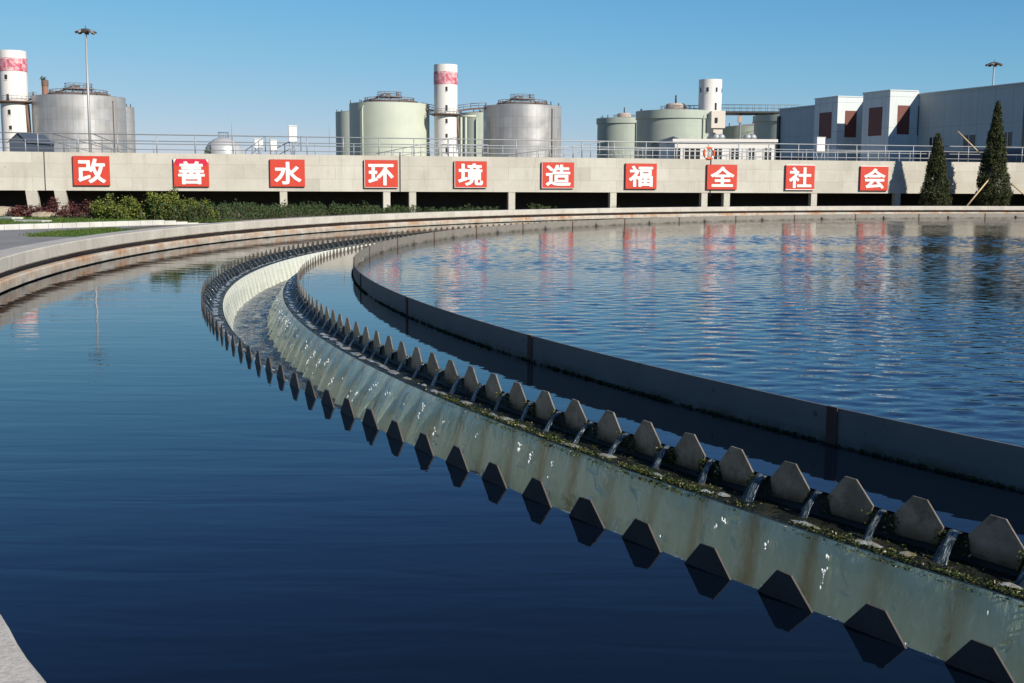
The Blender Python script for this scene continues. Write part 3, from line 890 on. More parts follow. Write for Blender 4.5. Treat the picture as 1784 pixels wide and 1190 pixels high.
tag(wall, 'long board marked pale concrete wall on short posts carrying the red signs', 'wall')
S0, S1 = -14.0, WLEN + 16
joints = [S0, wpt(78, 300)[0], wpt(697, 300)[0], wpt(1238, 300)[0], S1]
for a, b_ in zip(joints, joints[1:]):
    b = MB(); b.box(a + .012, b_ - .012, 0, .35, zb, zt); b.build('wall_panel', M['wall'], wall)
for px, w in ((78, .05), (697, .07)):
    s = wpt(px, 300)[0]; MB().box(s - w * .5, s + w * .5, -.03, .04, zb + .02, zt + (.22 if px == 697 else 0)).build('joint_cover', M['darksteel'], wall)
s = wpt(1238, 300)[0]; MB().tube((s, -.04, zb - .25), (s, -.04, zt + .5), .03).build('drain_pipe', M['darksteel'], wall)
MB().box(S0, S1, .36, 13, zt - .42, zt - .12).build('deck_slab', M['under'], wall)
MB().box(S0, S1, 8, 8.4, -.3, zt - .43).build('shade_backing', M['under'], wall)  # added behind the posts so the space below the deck stays dark
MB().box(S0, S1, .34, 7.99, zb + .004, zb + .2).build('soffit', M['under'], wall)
for px in (57, 107, 494, 674, 719, 892, 1069, 1228, 1267, 1419, 1565, 1720):
    s = wpt(px, 335)[0]; w = .23 if px > 200 else .34
    b = MB()
    if px < 200:
        b.box(s - w, s + w, .02, .7, -.4, zb + .002, Matrix(((1, 0, -.10, .06), (0, 1, -.12, .1), (0, 0, 1, 0), (0, 0, 0, 1))))
    else: b.box(s - w, s + w, .03, .45, -.3, zb + .002)
    b.build('post', M['wall'], wall)

# ------------------------------------------------------------------ signs
M['red'] = weathered('red sign paint', (0.60, 0.055, 0.028, 1), (0.50, 0.05, 0.03, 1), 0.45, 1.2, 0.6, bump=0.03)
M['white'] = weathered('white paint', (0.82, 0.81, 0.78, 1), (0.72, 0.7, 0.66, 1), 0.5, 1, 0.4, bump=0.03)
M['signside'] = weathered('sign side', (0.30, 0.05, 0.03, 1), (0.16, 0.05, 0.035, 1), 0.5)
M['magenta'] = weathered('newer red film', (0.60, 0.02, 0.06, 1), (0.52, 0.02, 0.05, 1), 0.4)
GLYPHS = {'改':[[(151,146),(202,146),(196,115),(187,87),(177,63),(165,88),(156,115),(150,144)],[(19,193),(19,174),(89,174),(89,121),(22,121),(22,26),(21,18),(18,14),(15,12),(18,6),(20,-2),(22,-8),(31,-2),(56,8),(110,29),(109,35),(108,41),(108,47),(41,23),(41,103),(107,103),(106,101),(111,97),(116,92),(121,88),(127,97),(133,107),(138,117),(146,91),(155,67),(166,45),(149,26),(128,9),(104,-4),(108,-9),(112,-15),(115,-21),(139,-7),(159,9),(177,28),(191,9),(209,-6),(229,-19),(233,-13),(237,-8),(242,-3),(221,9),(203,25),(188,44),(202,74),(213,108),(222,146),(238,146),(238,164),(157,164),(161,178),(164,192),(168,207),(149,210),(139,170),(126,133),(108,103),(108,193)]],'善':[[(46,48),(46,-20),(65,-20),(65,-12),(187,-12),(187,-19),(206,-19),(206,48)],[(65,4),(65,33),(187,33),(187,4)],[(181,104),(177,96),(172,87),(168,78),(134,78),(134,104),(231,104),(231,119),(134,119),(134,137),(208,137),(208,151),(134,151),(134,168),(223,168),(223,183),(174,183),(178,190),(183,198),(188,206),(169,211),(165,201),(159,192),(154,183),(85,183),(94,186),(90,193),(85,202),(79,210),(62,205),(67,198),(71,190),(75,183),(27,183),(27,168),(115,168),(115,151),(43,151),(43,137),(115,137),(115,119),(21,119),(21,104),(65,104),(49,100),(54,93),(59,85),(62,78),(13,78),(13,63),(238,63),(238,78),(187,78),(191,85),(195,92),(200,100)],[(115,104),(115,78),(79,78),(82,79),(78,87),(73,96),(67,104)]],'水':[[(18,146),(18,127),(79,127),(63,82),(39,45),(10,19),(15,15),(21,10),(25,5),(58,37),(84,83),(102,142),(90,147),(86,146)],[(204,163),(190,145),(173,126),(156,108),(148,121),(141,135),(136,149),(136,210),(116,210),(116,6),(115,2),(113,1),(110,0),(103,0),(92,0),(79,0),(81,-6),(84,-14),(86,-20),(103,-20),(116,-19),(125,-16),(131,-12),(134,-5),(136,6),(136,111),(161,68),(193,32),(230,6),(234,12),(239,18),(244,23),(215,41),(188,65),(165,94),(184,111),(203,131),(221,151)]],'环':[[(169,124),(189,101),(207,77),(220,56),(236,68),(221,88),(203,111),(184,134)],[(9,26),(14,8),(36,16),(61,25),(86,34),(83,51),(58,42),(58,103),(80,103),(80,121),(58,121),(58,176),(85,176),(85,193),(10,193),(10,176),(40,176),(40,121),(14,121),(14,103),(40,103),(40,36)],[(98,194),(98,176),(162,176),(143,134),(118,97),(89,68),(94,63),(99,58),(103,53),(120,70),(136,89),(151,110),(151,-19),(169,-19),(169,144),(174,155),(178,165),(182,176),(236,176),(236,194)]],'境':[[(121,75),(200,75),(200,59),(121,59)],[(121,104),(200,104),(200,88),(121,88)],[(147,208),(149,203),(151,197),(154,192),(99,192),(99,176),(225,176),(225,192),(173,192),(170,198),(167,205),(164,212)],[(187,173),(184,164),(181,155),(177,146),(134,146),(144,149),(142,156),(138,165),(135,174),(119,170),(122,162),(125,154),(127,146),(92,146),(92,130),(232,130),(232,146),(193,146),(197,153),(201,161),(204,169)],[(104,117),(104,45),(130,45),(123,21),(107,4),(75,-6),(79,-11),(82,-16),(85,-21),(120,-7),(140,14),(148,45),(170,45),(170,8),(171,-2),(173,-9),(176,-12),(181,-15),(187,-16),(194,-16),(211,-16),(216,-16),(221,-16),(226,-15),(230,-13),(233,-10),(235,-7),(237,-1),(238,8),(238,18),(233,20),(227,23),(223,26),(223,16),(223,9),(222,5),(221,2),(219,0),(218,-1),(215,-2),(212,-2),(209,-2),(197,-2),(194,-2),(192,-1),(190,-1),(189,1),(188,3),(188,7),(188,45),(218,45),(218,117)],[(9,32),(15,13),(37,22),(63,32),(88,43),(85,60),(58,50),(58,131),(83,131),(83,149),(58,149),(58,207),(40,207),(40,149),(13,149),(13,131),(40,131),(40,43),(29,39),(18,35)]],'造':[[(18,190),(32,177),(45,162),(55,150),(70,161),(60,173),(46,187),(32,200)],[(114,78),(199,78),(199,39),(114,39)],[(96,94),(96,23),(218,23),(218,94)],[(149,210),(149,179),(118,179),(121,186),(124,195),(127,203),(109,207),(101,184),(90,163),(76,145),(81,142),(87,139),(92,136),(98,144),(104,153),(110,162),(149,162),(149,130),(76,130),(76,114),(237,114),(237,130),(167,130),(167,162),(226,162),(226,179),(167,179),(167,210)],[(63,114),(12,114),(12,97),(45,97),(45,22),(34,16),(23,8),(12,-2),(24,-18),(36,-5),(47,4),(57,8),(63,6),(70,2),(79,-4),(96,-11),(118,-14),(145,-15),(175,-15),(209,-14),(237,-13),(238,-7),(240,0),(243,7),(212,4),(178,2),(145,2),(120,2),(99,5),(82,12),(74,17),(68,20),(63,23)]],'福':[[(33,202),(40,190),(47,177),(53,166),(68,173),(63,184),(56,196),(48,209)],[(133,150),(205,150),(205,122),(133,122)],[(117,165),(117,107),(222,107),(222,165)],[(102,198),(102,182),(236,182),(236,198)],[(159,75),(159,49),(121,49),(121,75)],[(176,75),(216,75),(216,49),(176,49)],[(159,34),(159,8),(121,8),(121,34)],[(176,34),(216,34),(216,8),(176,8)],[(14,163),(14,146),(77,146),(57,114),(32,85),(5,63),(8,59),(12,52),(15,46),(26,55),(37,65),(48,76),(48,-20),(66,-20),(66,89),(76,78),(86,68),(93,60),(103,74),(103,-20),(121,-20),(121,-8),(216,-8),(216,-19),(234,-19),(234,91),(103,91),(103,75),(95,83),(82,94),(71,104),(82,121),(92,139),(100,157),(90,164),(87,163)]],'全':[[(123,213),(92,174),(51,141),(7,116),(11,111),(16,106),(20,100),(29,105),(39,111),(49,117),(49,101),(115,101),(115,62),(51,62),(51,45),(115,45),(115,4),(19,4),(19,-13),(232,-13),(232,4),(135,4),(135,45),(202,45),(202,62),(135,62),(135,101),(202,101),(202,118),(212,111),(221,105),(231,99),(235,105),(239,110),(244,115),(205,138),(168,166),(136,199),(140,205)],[(50,118),(77,138),(103,160),(125,185),(149,159),(175,137),(202,118)]],'社':[[(40,202),(49,191),(57,179),(63,169),(79,178),(72,188),(64,200),(54,210)],[(13,167),(13,150),(80,150),(60,119),(34,93),(7,72),(10,67),(13,60),(15,54),(27,62),(38,72),(50,83),(50,-20),(68,-20),(68,88),(78,77),(87,66),(95,57),(106,73),(97,82),(84,95),(72,107),(84,124),(94,142),(103,161),(93,168),(90,167)],[(162,211),(162,132),(108,132),(108,114),(162,114),(162,8),(96,8),(96,-10),(240,-10),(240,8),(181,8),(181,114),(235,114),(235,132),(181,132),(181,211)]],'会':[[(39,-15),(54,-11),(98,-7),(195,1),(201,-6),(206,-13),(210,-20),(226,-10),(212,11),(191,34),(169,56),(153,48),(163,38),(173,28),(182,18),(68,9),(86,27),(103,46),(119,66),(230,66),(230,84),(22,84),(22,66),(94,66),(77,45),(62,28),(52,18),(45,12),(38,7),(33,5),(35,-2),(38,-9)],[(126,210),(97,177),(57,148),(11,124),(15,119),(20,113),(24,108),(39,115),(53,122),(66,130),(66,115),(185,115),(185,133),(69,133),(90,147),(109,163),(126,180),(143,164),(163,148),(185,133),(199,124),(213,117),(228,111),(231,116),(236,122),(241,127),(201,145),(165,168),(137,192),(144,202)]]}
def area(p): return sum(p[i - 1][0] * p[i][1] - p[i][0] * p[i - 1][1] for i in range(len(p))) / 2
def inside(q, p):
    c = False
    for i in range(len(p)):
        (x0, y0), (x1, y1) = p[i - 1], p[i]
        if (y0 > q[1]) != (y1 > q[1]) and q[0] < (x1 - x0) * (q[1] - y0) / (y1 - y0) + x0: c = not c
    return c
def glyph_mesh(ch, scale):
    sp = GLYPHS[ch]; out = bmesh.new()
    hole = lambda s: sum(inside(s[0], t) for t in sp if t is not s) % 2 == 1
    outer = [s for s in sp if not hole(s)]
    for k_, s_ in enumerate(outer):
        cu = bpy.data.curves.new('g', 'CURVE'); cu.dimensions = '2D'; cu.fill_mode = 'BOTH'
        for spl in [s_] + [t for t in sp if hole(t) and inside(t[0], s_)]:
            if (area(spl) > 0) == hole(spl): spl = spl[::-1]
            c_ = cu.splines.new('POLY'); c_.points.add(len(spl) - 1)
            for p, (x, y) in zip(c_.points, spl): p.co = ((x - 125) / 250, (y - 95) / 250, 0, 1)
            c_.use_cyclic_u = True
        cu.extrude = 0.012
        t = bpy.data.objects.new('g', cu); COL.objects.link(t)
        me = bpy.data.meshes.new_from_object(t.evaluated_get(bpy.context.evaluated_depsgraph_get()))
        bpy.data.objects.remove(t); bpy.data.curves.remove(cu)
        out.from_mesh(me); bpy.data.meshes.remove(me)
    k_ = 0; wd = .029                                # thicken the outline: the painted letters are bold
    for spl in sp:
        n = len(spl)
        for i in range(n):
            p, q = Vector(spl[i - 1]), Vector(spl[i])
            p = Vector(((p.x - 125) / 250, (p.y - 95) / 250)); q = Vector(((q.x - 125) / 250, (q.y - 95) / 250))
            d = (q - p)
            if d.length < 1e-4: continue
            d.normalize(); nn = Vector((-d.y, d.x)) * wd; p2, q2 = p - d * wd * .6, q + d * wd * .6
            z = .0125 + .0006 * (k_ % 9); k_ += 1
            vs = [out.verts.new((v.x, v.y, z)) for v in (p2 - nn, q2 - nn, q2 + nn, p2 + nn)]
            out.faces.new(vs)
    me = bpy.data.meshes.new('character'); out.to_mesh(me); out.free()
    me.transform(Matrix.Rotation(pi / 2, 4, 'X') @ Matrix.Diagonal((scale, scale, scale, 1)))
    me.materials.append(M['white'])
    return me
SIGNS = [('改', 127, 190, 272, 323), ('善', 302, 363, 277, 325), ('水', 470, 530, 278, 325), ('环', 634, 692, 279, 327), ('境', 791, 847, 281, 327),
         ('造', 943, 999, 283, 328), ('福', 1089, 1143, 285, 329), ('全', 1231, 1283, 287, 330), ('社', 1368, 1418, 288, 331), ('会', 1498, 1546, 290, 332)]
for n_, (ch_, x0, x1, y0, y1) in enumerate(SIGNS):
    s0, zz1 = wpt(x0, y0); s1, _ = wpt(x1, y0); _, zz0 = wpt((x0 + x1) / 2, y1)
    g = empty('sign', tuple(WA + WD * ((s0 + s1) / 2) + Vector((0, 0, zz0)) + WN * .0), WANG)
    w, h, th = (s1 - s0), zz1 - zz0, .17
    extra = ', darker red top edge and white corners' if ch_ == '善' else ''
    tag(g, 'square red sign with the bold white character %s%s' % (ch_, extra), 'sign', 'red character signs along the concrete wall')
    b = MB(); b.box(-w / 2, w / 2, -th, -.04, 0, h); b.build('panel', M['red'], g)
    b = MB()
    e = .014
    b.box(-w / 2 - e, -w / 2 - .001, -th + .03, -.03, -e, h + e); b.box(w / 2 + .001, w / 2 + e, -th + .03, -.03, -e, h + e)
    b.box(-w / 2, w / 2, -th + .03, -.03, -e, -.001); b.box(-w / 2, w / 2, -th + .03, -.03, h + .001, h + e)
    b.build('frame', M['signside'], g)
    if n_ in (3, 4, 5, 8, 9):
        bm_ = MB()
        if n_ in (8, 9): bm_.box(-w / 2, w / 2, -th - .006, -th + .02, h - .001, h + .05)
        if n_ == 8: bm_.box(-w / 2, w / 2, -th - .006, -th - .001, .0, .05)
        if n_ in (3, 4, 5): bm_.box(-w / 2, w / 2, -th - .006, -th - .001, .0, .025); bm_.box(-w / 2, -w / 2 + .025, -th - .006, -th - .001, .026, h)
        bm_.build('pale_edge', M['white'], g)
    if ch_ == '善':
        MB().box(-w / 2 + .1, w / 2 - .1, -th - .006, -th - .001, h * .76, h).build('film', M['magenta'], g)
        b = MB()
        for sg in (-1, 1): b.quad([(sg * (w / 2), -th - .007, h), (sg * (w / 2 - .17), -th - .007, h), (sg * (w / 2 - .02), -th - .007, h - .24)][::sg])
        b.build('peeled_corner', M['white'], g)
    o = link(bpy.data.objects.new('character', glyph_mesh(ch_, min(w, h) * .86)), g)
    o.scale = (w / h * .92, 1, 1)
    o.location = (0, -th - .012, h * .5)

# ------------------------------------------------------------------ railings on the wall and deck
def railing(name, label, p0, p1, n, h0, h1, mat, r=.03, mids=1, group=None, local=wall):
    """p0,p1: (s, depth behind the wall face, base z); posts and two rails"""
    base = WA + WD * p0[0] - WN * p0[1] + Vector((0, 0, p0[2]))
    root = empty(name, base, WANG); tag(root, label, 'railing', group)
    d = Vector((p1[0] - p0[0], p1[1] - p0[1], p1[2] - p0[2]))
    me = None
    for i in range(n + 1):
        t = i / n; hh = h0 + (h1 - h0) * t
        b = MB(); b.tube(d * t, d * t + Vector((0, 0, hh)), r, 6)
        if i % 3 == 0: b.box(-.06, .06, -.06, .06, 0, .015, Matrix.Translation(d * t))
        b.build('post', mat, root)
    MB().tube((0, 0, h0), d + Vector((0, 0, h1)), r, 6).build('top_rail', mat, root)
    for q in range(mids):
        f = (q + 1) / (mids + 1)
        MB().tube((0, 0, h0 * f), d + Vector((0, 0, h1 * f)), r * .8, 6).build('mid_rail', mat, root)
    return root
M['rail'] = weathered('galvanised rail', (0.42, 0.44, 0.45, 1), (0.30, 0.32, 0.33, 1), 0.5, 1, .5, .3)
M['raild'] = weathered('dull grey rail', (0.20, 0.22, 0.24, 1), (0.13, 0.14, 0.15, 1), 0.6)
hz = [wpt(px, py)[1] - zt for px, py in ((0, 229), (500, 236), (900, 243), (1300, 250), (1700, 259))]
print('rail heights', hz)
hr = sum(hz) / len(hz)
railing('deck_railing', 'long galvanised railing along the front edge of the concrete wall', (S0, .12, zt), (S1, .12, zt), 44, hr, hr, M['rail'], .034)
railing('deck_railing', 'second long railing on the far side of the deck, behind the front one', (S0, 11, zt - .1), (S1, 11, zt - .1), 36, hr + .05, hr + .05, M['rail'], .032)
def sloped(pxa, pya, pxb, pyb, dep, n, label, hh=1.0, mat='raild'):
    """railing whose top rail runs from one pixel to another, dep metres behind the wall face"""
    out = []
    for px, py in ((pxa, pya), (pxb, pyb)):
        d = ray(px, py); o = Vector((0, 0, CAMH)); q = WA - WN * dep
        t = (q - o).dot(WN) / d.dot(WN); p = o + d * t
        out.append(((p - q).dot(WD), p.z))
    (s0, z0), (s1, z1) = out
    railing('ramp_railing', label, (s0, dep, z0 - hh), (s1, dep, z1 - hh), n, hh, hh, M[mat], .028, 1, 'sloping ramp railings on the deck')
sloped(88, 232, 200, 262, 5, 5, 'sloping ramp railing starting left of the tall mast, before the silver tank')
sloped(158, 232, 236, 262, 7, 4, 'sloping ramp railing falling to the right beside the tall mast')
sloped(428, 262, 462, 238, 5, 3, 'short steep stair railing left of the white boxes')
sloped(482, 258, 524, 237, 4, 3, 'short stair railing under the tallest white box')
sloped(655, 268, 795, 239, 5, 9, 'ramp railing rising to the right in front of the big pale green tank', 1.0, 'rail')
sloped(872, 272, 1060, 246, 6, 12, 'ramp railing rising to the right in front of the right hand silver tank', 1.0, 'rail')
sloped(1240, 273, 1330, 262, 6, 7, 'ramp railing in front of the low white building', 1.0, 'rail')
# walkway bridge posts on the deck (short mixed uprights)
def deck_posts(label, px0, px1, n, py, dep):
    a = []
    for px in (px0, px1):
        d = ray(px, py); o = Vector((0, 0, CAMH)); q = WA - WN * dep
        t = (q - o).dot(WN) / d.dot(WN); a.append(((o + d * t - q).dot(WD), (o + d * t).z))
    railing('deck_railing', label, (a[0][0], dep, zt - .1), (a[1][0], dep, zt - .1), n, a[0][1] - zt + .1, a[1][1] - zt + .1, M['rail'], .028)
deck_posts('short railing across the deck in front of the white tower', 770, 850, 8, 252, 7.5)
deck_posts('short railing across the deck in front of the small green tanks', 1060, 1175, 9, 259, 8)
deck_posts('short railing across the deck in front of the grey building', 1360, 1640, 15, 264, 7)
# lifebuoy hanging on the front railing
M['orange'] = weathered('orange lifebuoy', (0.72, 0.13, 0.03, 1), (0.6, 0.12, 0.04, 1), 0.5)
s, z = wpt(1235, 267)
o = empty('lifebuoy', tuple(WA + WD * s + WN * .0 + Vector((0, 0, z))), WANG)
tag(o, 'orange lifebuoy with white bands hanging on the deck railing', 'lifebuoy')
def torus_arc(a0, a1, R_, r, n=16, k=10):
    b = MB()
    for i in range(n + 1):
        a = a0 + (a1 - a0) * i / n
        for j in range(k):
            t = 2 * pi * j / k; q = R_ + r * math.cos(t)
            b.v.append((q * math.cos(a), r * math.sin(t) - .02, q * math.sin(a)))
    for i in range(n):
        for j in range(k):
            j2 = (j + 1) % k; b.face((i * k + j, i * k + j2, (i + 1) * k + j2, (i + 1) * k + j), smooth=True)
    return b
torus_arc(0, 2 * pi, .37, .085, 48).build('ring', M['orange'], o)
for q in range(4): torus_arc(pi / 4 + q * pi / 2 - .16, pi / 4 + q * pi / 2 + .16, .37, .089, 6).build('band', M['white'], o)
# white boxes on stands
def cabinet(x0, x1, y0, y1, ybase, dep, label, splay=True):
    pts = []
    for px, py in ((x0, y0), (x1, y1), ((x0 + x1) / 2, ybase)):
        d = ray(px, py); o = Vector((0, 0, CAMH)); q = WA - WN * dep
        t = (q - o).dot(WN) / d.dot(WN); p = o + d * t; pts.append(((p - q).dot(WD), p.z))
    w = pts[1][0] - pts[0][0]; z1, z0, zg = pts[0][1], pts[1][1], min(pts[2][1], zt - .1)
    r = empty('white_cabinet', tuple(WA - WN * dep + WD * ((pts[0][0] + pts[1][0]) / 2) + Vector((0, 0, zg))), WANG)
    tag(r, label, 'cabinet', 'white boxes on stands on the deck')
    MB().box(-w / 2, w / 2, -.2, .2, z0 - zg, z1 - zg).build('box', M['white'], r)
    MB().box(-w / 2 - .03, w / 2 + .03, -.24, .24, z1 - zg + .001, z1 - zg + .05).build('lid', M['white'], r)
    MB().box(-w / 2 + .05, w / 2 - .05, -.215, -.201, z0 - zg + .06, z1 - zg - .06).build('door', M['white'], r)
    f = .35 if splay else .9
    for sg in (-1, 1): MB().tube((sg * w * .12, 0, 0), (sg * w * .42, 0, z0 - zg), .035, 6).build('leg', M['rail'], r)
cabinet(502.5, 517, 220, 247, 266, 3, 'tallest white box on splayed legs on the deck, above the 水 sign')
cabinet(470, 482, 245, 262, 266, 4, 'small white box on the deck just left of the tallest white box')
cabinet(443, 458, 243, 258, 266, 8, 'small white box behind the steep stair railing, leftmost of the white boxes')
cabinet(1421.5, 1434.5, 240, 264, 280, 3, 'white box on bent legs on the deck, in front of the grey building')

# ------------------------------------------------------------------ tanks, towers
def tank_mat(name, base, dark, rough, metal, panels=2.0, lines=0.5):
    m = MT(name, base, rough, metal, 0.5)
    co = m.coord('Object'); uv = m.coord('UV'); u, v, _ = m.sep(uv)
    c = m.mix(m.step(m.noise(co, 0.25, 5, 0.6), 0.3, 0.7), base, dark)
    br = m.N('ShaderNodeTexBrick'); br.offset = 0.0
    m.L(uv, br.inputs['Vector']); br.inputs['Scale'].default_value = 1; br.inputs['Brick Width'].default_value = panels; br.inputs['Row Height'].default_value = panels * 2.2
    br.inputs['Mortar Size'].default_value = 0.05
    br.inputs['Color1'].default_value = (0.44, 0.44, 0.44, 1); br.inputs['Color2'].default_value = (0.56, 0.56, 0.56, 1); br.inputs['Mortar'].default_value = (0.36, 0.36, 0.36, 1)
    c = m.mix(lines, c, br.outputs['Color'], 'OVERLAY')
    st = m.noise(m.coord('UV', (1, .06, 1)), 1.0, 5, 0.7)
    c = m.mix(m.math('MULTIPLY', m.step(st, 0.5, 0.75), 0.3), c, dark)
    m.color(c)
    if metal > 0: m.rough(m.step(m.noise(uv, 0.35, 1), 0.35, 0.65, rough - .06, rough + .1))
    return m.m
M['silver'] = tank_mat('silver cladding', (0.53, 0.525, 0.515, 1), (0.43, 0.41, 0.385, 1), 0.42, 0.45, 1.15, 0.7)
M['green'] = tank_mat('pale green cladding', (0.56, 0.59, 0.48, 1), (0.50, 0.54, 0.44, 1), 0.6, 0.0, 1.2, 0.12)
M['green2'] = tank_mat('grey green cladding', (0.43, 0.48, 0.40, 1), (0.385, 0.43, 0.36, 1), 0.6, 0.0, 1.0, 0.25)
M['roofgrey'] = weathered('roof grey', (0.32, 0.30, 0.28, 1), (0.2, 0.18, 0.17, 1), 0.7, .3)
M['rustbrown'] = weathered('rusty brown steel', (0.20, 0.13, 0.10, 1), (0.12, 0.08, 0.06, 1), 0.7, .5)
M['whitewash'] = weathered('whitewash', (0.80, 0.77, 0.72, 1), (0.66, 0.63, 0.58, 1), 0.75, .25, .5)
M['glass'] = weathered('dark window', (0.03, 0.03, 0.035, 1), (0.05, 0.045, 0.04, 1), 0.25, .5, bump=0)
def tank(name, xl, xr, ytop, Y, mat, label, roof='gallery', pipe=None, band=None, group='round digester tanks beyond the wall', rng=1):
    pl, pr = at(xl, ytop, Y), at(xr, ytop, Y)
    r = (pr.x - pl.x) / 2; h = (pl.z + pr.z) / 2
    root = empty(name, ((pl.x + pr.x) / 2, Y, 0)); tag(root, label, 'tank', group)
    u = r / 10.0
    b = MB(); b.lathe([(r, 0), (r, h)], 96); b.build('shell', mat, root)
    if band:
        zb_ = h - band * u
        b = MB(); b.lathe([(r + .01, zb_), (r + .28, zb_), (r + .28, h + .15), (r - .3, h + .15)], 96, smooth=False); b.build('top_band', mat, root)
    b = MB(); b.lathe([(r * (1.001 if not band else .99), h + .02), (r * .6, h + .5 * u), (r * .25, h + .9 * u), (0.01, h + 1.0 * u)], 64); b.build('roof', M['roofgrey'], root)
    rg = random.Random(rng)
    if roof == 'gallery':
        g = MB()
        for i in range(30):
            a = 2 * pi * i / 30; x, y = r * .62 * math.cos(a), r * .62 * math.sin(a)
            g.tube((x, y, h + .3 * u), (x, y, h + 1.5 * u), .06, 5)
        for zz in (1.0, 1.5):
            g.path([(r * .62 * math.cos(2 * pi * i / 30), r * .62 * math.sin(2 * pi * i / 30), h + zz * u) for i in range(31)], .06, 5)
        g.build('gallery_railing', M['rustbrown'], root)
        MB().lathe([(r * .50, h + .55 * u), (r * .66, h + .55 * u), (r * .66, h + .75 * u), (r * .50, h + .75 * u)], 48, smooth=False).build('gallery', M['rustbrown'], root)
        p = MB()
        for i in range(8):
            a = 2 * pi * i / 8; p.tube((r * .3 * math.cos(a), r * .3 * math.sin(a), h + .6 * u), (r * .3 * math.cos(a), r * .3 * math.sin(a), h + 3.0 * u), .07, 5)
        for zz in (2.4, 3.0): p.path([(r * .3 * math.cos(2 * pi * i / 16), r * .3 * math.sin(2 * pi * i / 16), h + zz * u) for i in range(17)], .06, 5)
        p.lathe([(0, h + 1.75 * u), (r * .33, h + 1.75 * u), (r * .33, h + 2.0 * u), (0, h + 2.0 * u)], 24, smooth=False)
        p.build('top_platform', M['raild'], root)
        q = MB()
        q.box(-.9 * u, .2 * u, -.6 * u, .4 * u, h + 2.0 * u, h + 2.7 * u); q.tube((r * .2, 0, h + 2 * u), (r * .2, 0, h + 3.2 * u), .3 * u, 10); q.tube((-r * .25, .2, h + 2 * u), (-r * .1, .2, h + 2.9 * u), .2 * u, 8)
        q.tube((r * .35, 0, h + 1 * u), (r * .7, .2, h + .5 * u), .22 * u, 8); q.tube((-r * .5, -1, h + 1 * u), (-r * .2, -1, h + 1.9 * u), .16 * u, 8)
        q.build('roof_machinery', M['rustbrown'], root)
    elif roof == 'cap':
        MB().lathe([(r * .26, h + .5 * u), (r * .26, h + 1.9 * u), (r * .2, h + 2.3 * u), (0.01, h + 2.4 * u)], 24).build('manhole', M['pinkish'], root)
        MB().tube((0, 0, h + 2.3 * u), (0, 0, h + 4.4 * u), .22 * u, 8).build('vent_pipe', M['darksteel'], root)
        g = MB()
        for i in range(20):
            a = 2 * pi * i / 20; g.tube((r * .4 * math.cos(a), r * .4 * math.sin(a), h + .4 * u), (r * .4 * math.cos(a), r * .4 * math.sin(a), h + 1.5 * u), .05, 5)
        g.path([(r * .4 * math.cos(2 * pi * i / 20), r * .4 * math.sin(2 * pi * i / 20), h + 1.5 * u) for i in range(21)], .05, 5)
        g.build('gallery_railing', M['raild'], root)
    else:
        MB().box(-.3, .5, -.3, .3, h + .8 * u, h + 1.6 * u).build('hatch', M['roofgrey'], root)
    # small fittings along the rim of the roof
    g = MB()
    for i in range(5):
        a = R(rg.uniform(190, 350)); g.tube((r * .97 * math.cos(a), r * .97 * math.sin(a), h), (r * .97 * math.cos(a), r * .97 * math.sin(a), h + rg.uniform(.4, .9)), .12, 6)
    g.build('vents', M['darksteel'], root)
    if pipe:
        for px, y1 in pipe:
            x = at(px, ytop, Y).x - root.location.x
            yy = -math.sqrt(max(.01, r * r - x * x)); a = math.atan2(yy, x); q = r + .35
            X, Z1 = (q * math.cos(a), q * math.sin(a)), at(px, y1, Y).z
            b = MB(); b.tube((X[0], X[1], 0), (X[0], X[1], Z1), .16, 8); b.tube((X[0], X[1], Z1), ((r - .2) * math.cos(a), (r - .2) * math.sin(a), Z1 + .5), .16, 8)
            b.build('down_pipe', mat if mat != M['silver'] else M['roofgrey'], root)
    return root, r, h
M['pinkish'] = weathered('faded pink concrete', (0.5, 0.4, 0.33, 1), (0.4, 0.32, 0.27, 1), 0.8, .5)
tank('silver_tank', 60, 215, 170, 272, M['silver'], 'large silver round tank at the left behind the tall mast', pipe=[(207, 180)], rng=1)
tank('silver_tank', 172, 232.5, 187, 330, M['silver'], 'silver tank half hidden behind the large left silver tank', roof='plain', rng=2)
tank('green_tank', 609, 748, 182, 300, M['green'], 'big pale green round tank between the white tower and a smaller green tank', pipe=[(640, 191)], rng=3)
tank('green_tank', 585, 668, 196, 345, M['green'], 'darker green tank half hidden behind the big pale green tank', roof='plain', rng=4)
tank('silver_tank', 842, 978, 186, 300, M['silver'], 'silver round tank with stained cladding right of the central white tower', pipe=[(960, 194)], rng=5)
tank('green_tank', 800, 880, 198, 350, M['green'], 'green tank with vertical pipes between the central tower and silver tank', roof='plain', pipe=[(832, 210)], rng=6)
tank('green_tank', 1110, 1244, 196, 290, M['green2'], 'large grey green tank with a thick top band behind the low white building', roof='cap', pipe=[(1216, 205)], band=1.9, rng=7)
tank('green_tank', 1041, 1134, 208, 320, M['green2'], 'smaller grey green tank with a top band, leftmost of the grey green tanks', roof='cap', pipe=[(1104, 215)], band=1.8, rng=8)
tank('green_tank', 1255, 1370, 222, 300, M['green2'], 'low grey green tank under the high pipe bridge', roof='plain', rng=9)
tank('green_tank', 1315, 1440, 204, 262, M['green2'], 'grey green tank with a top band partly hidden by the grey building', roof='plain', band=1.5, rng=10)
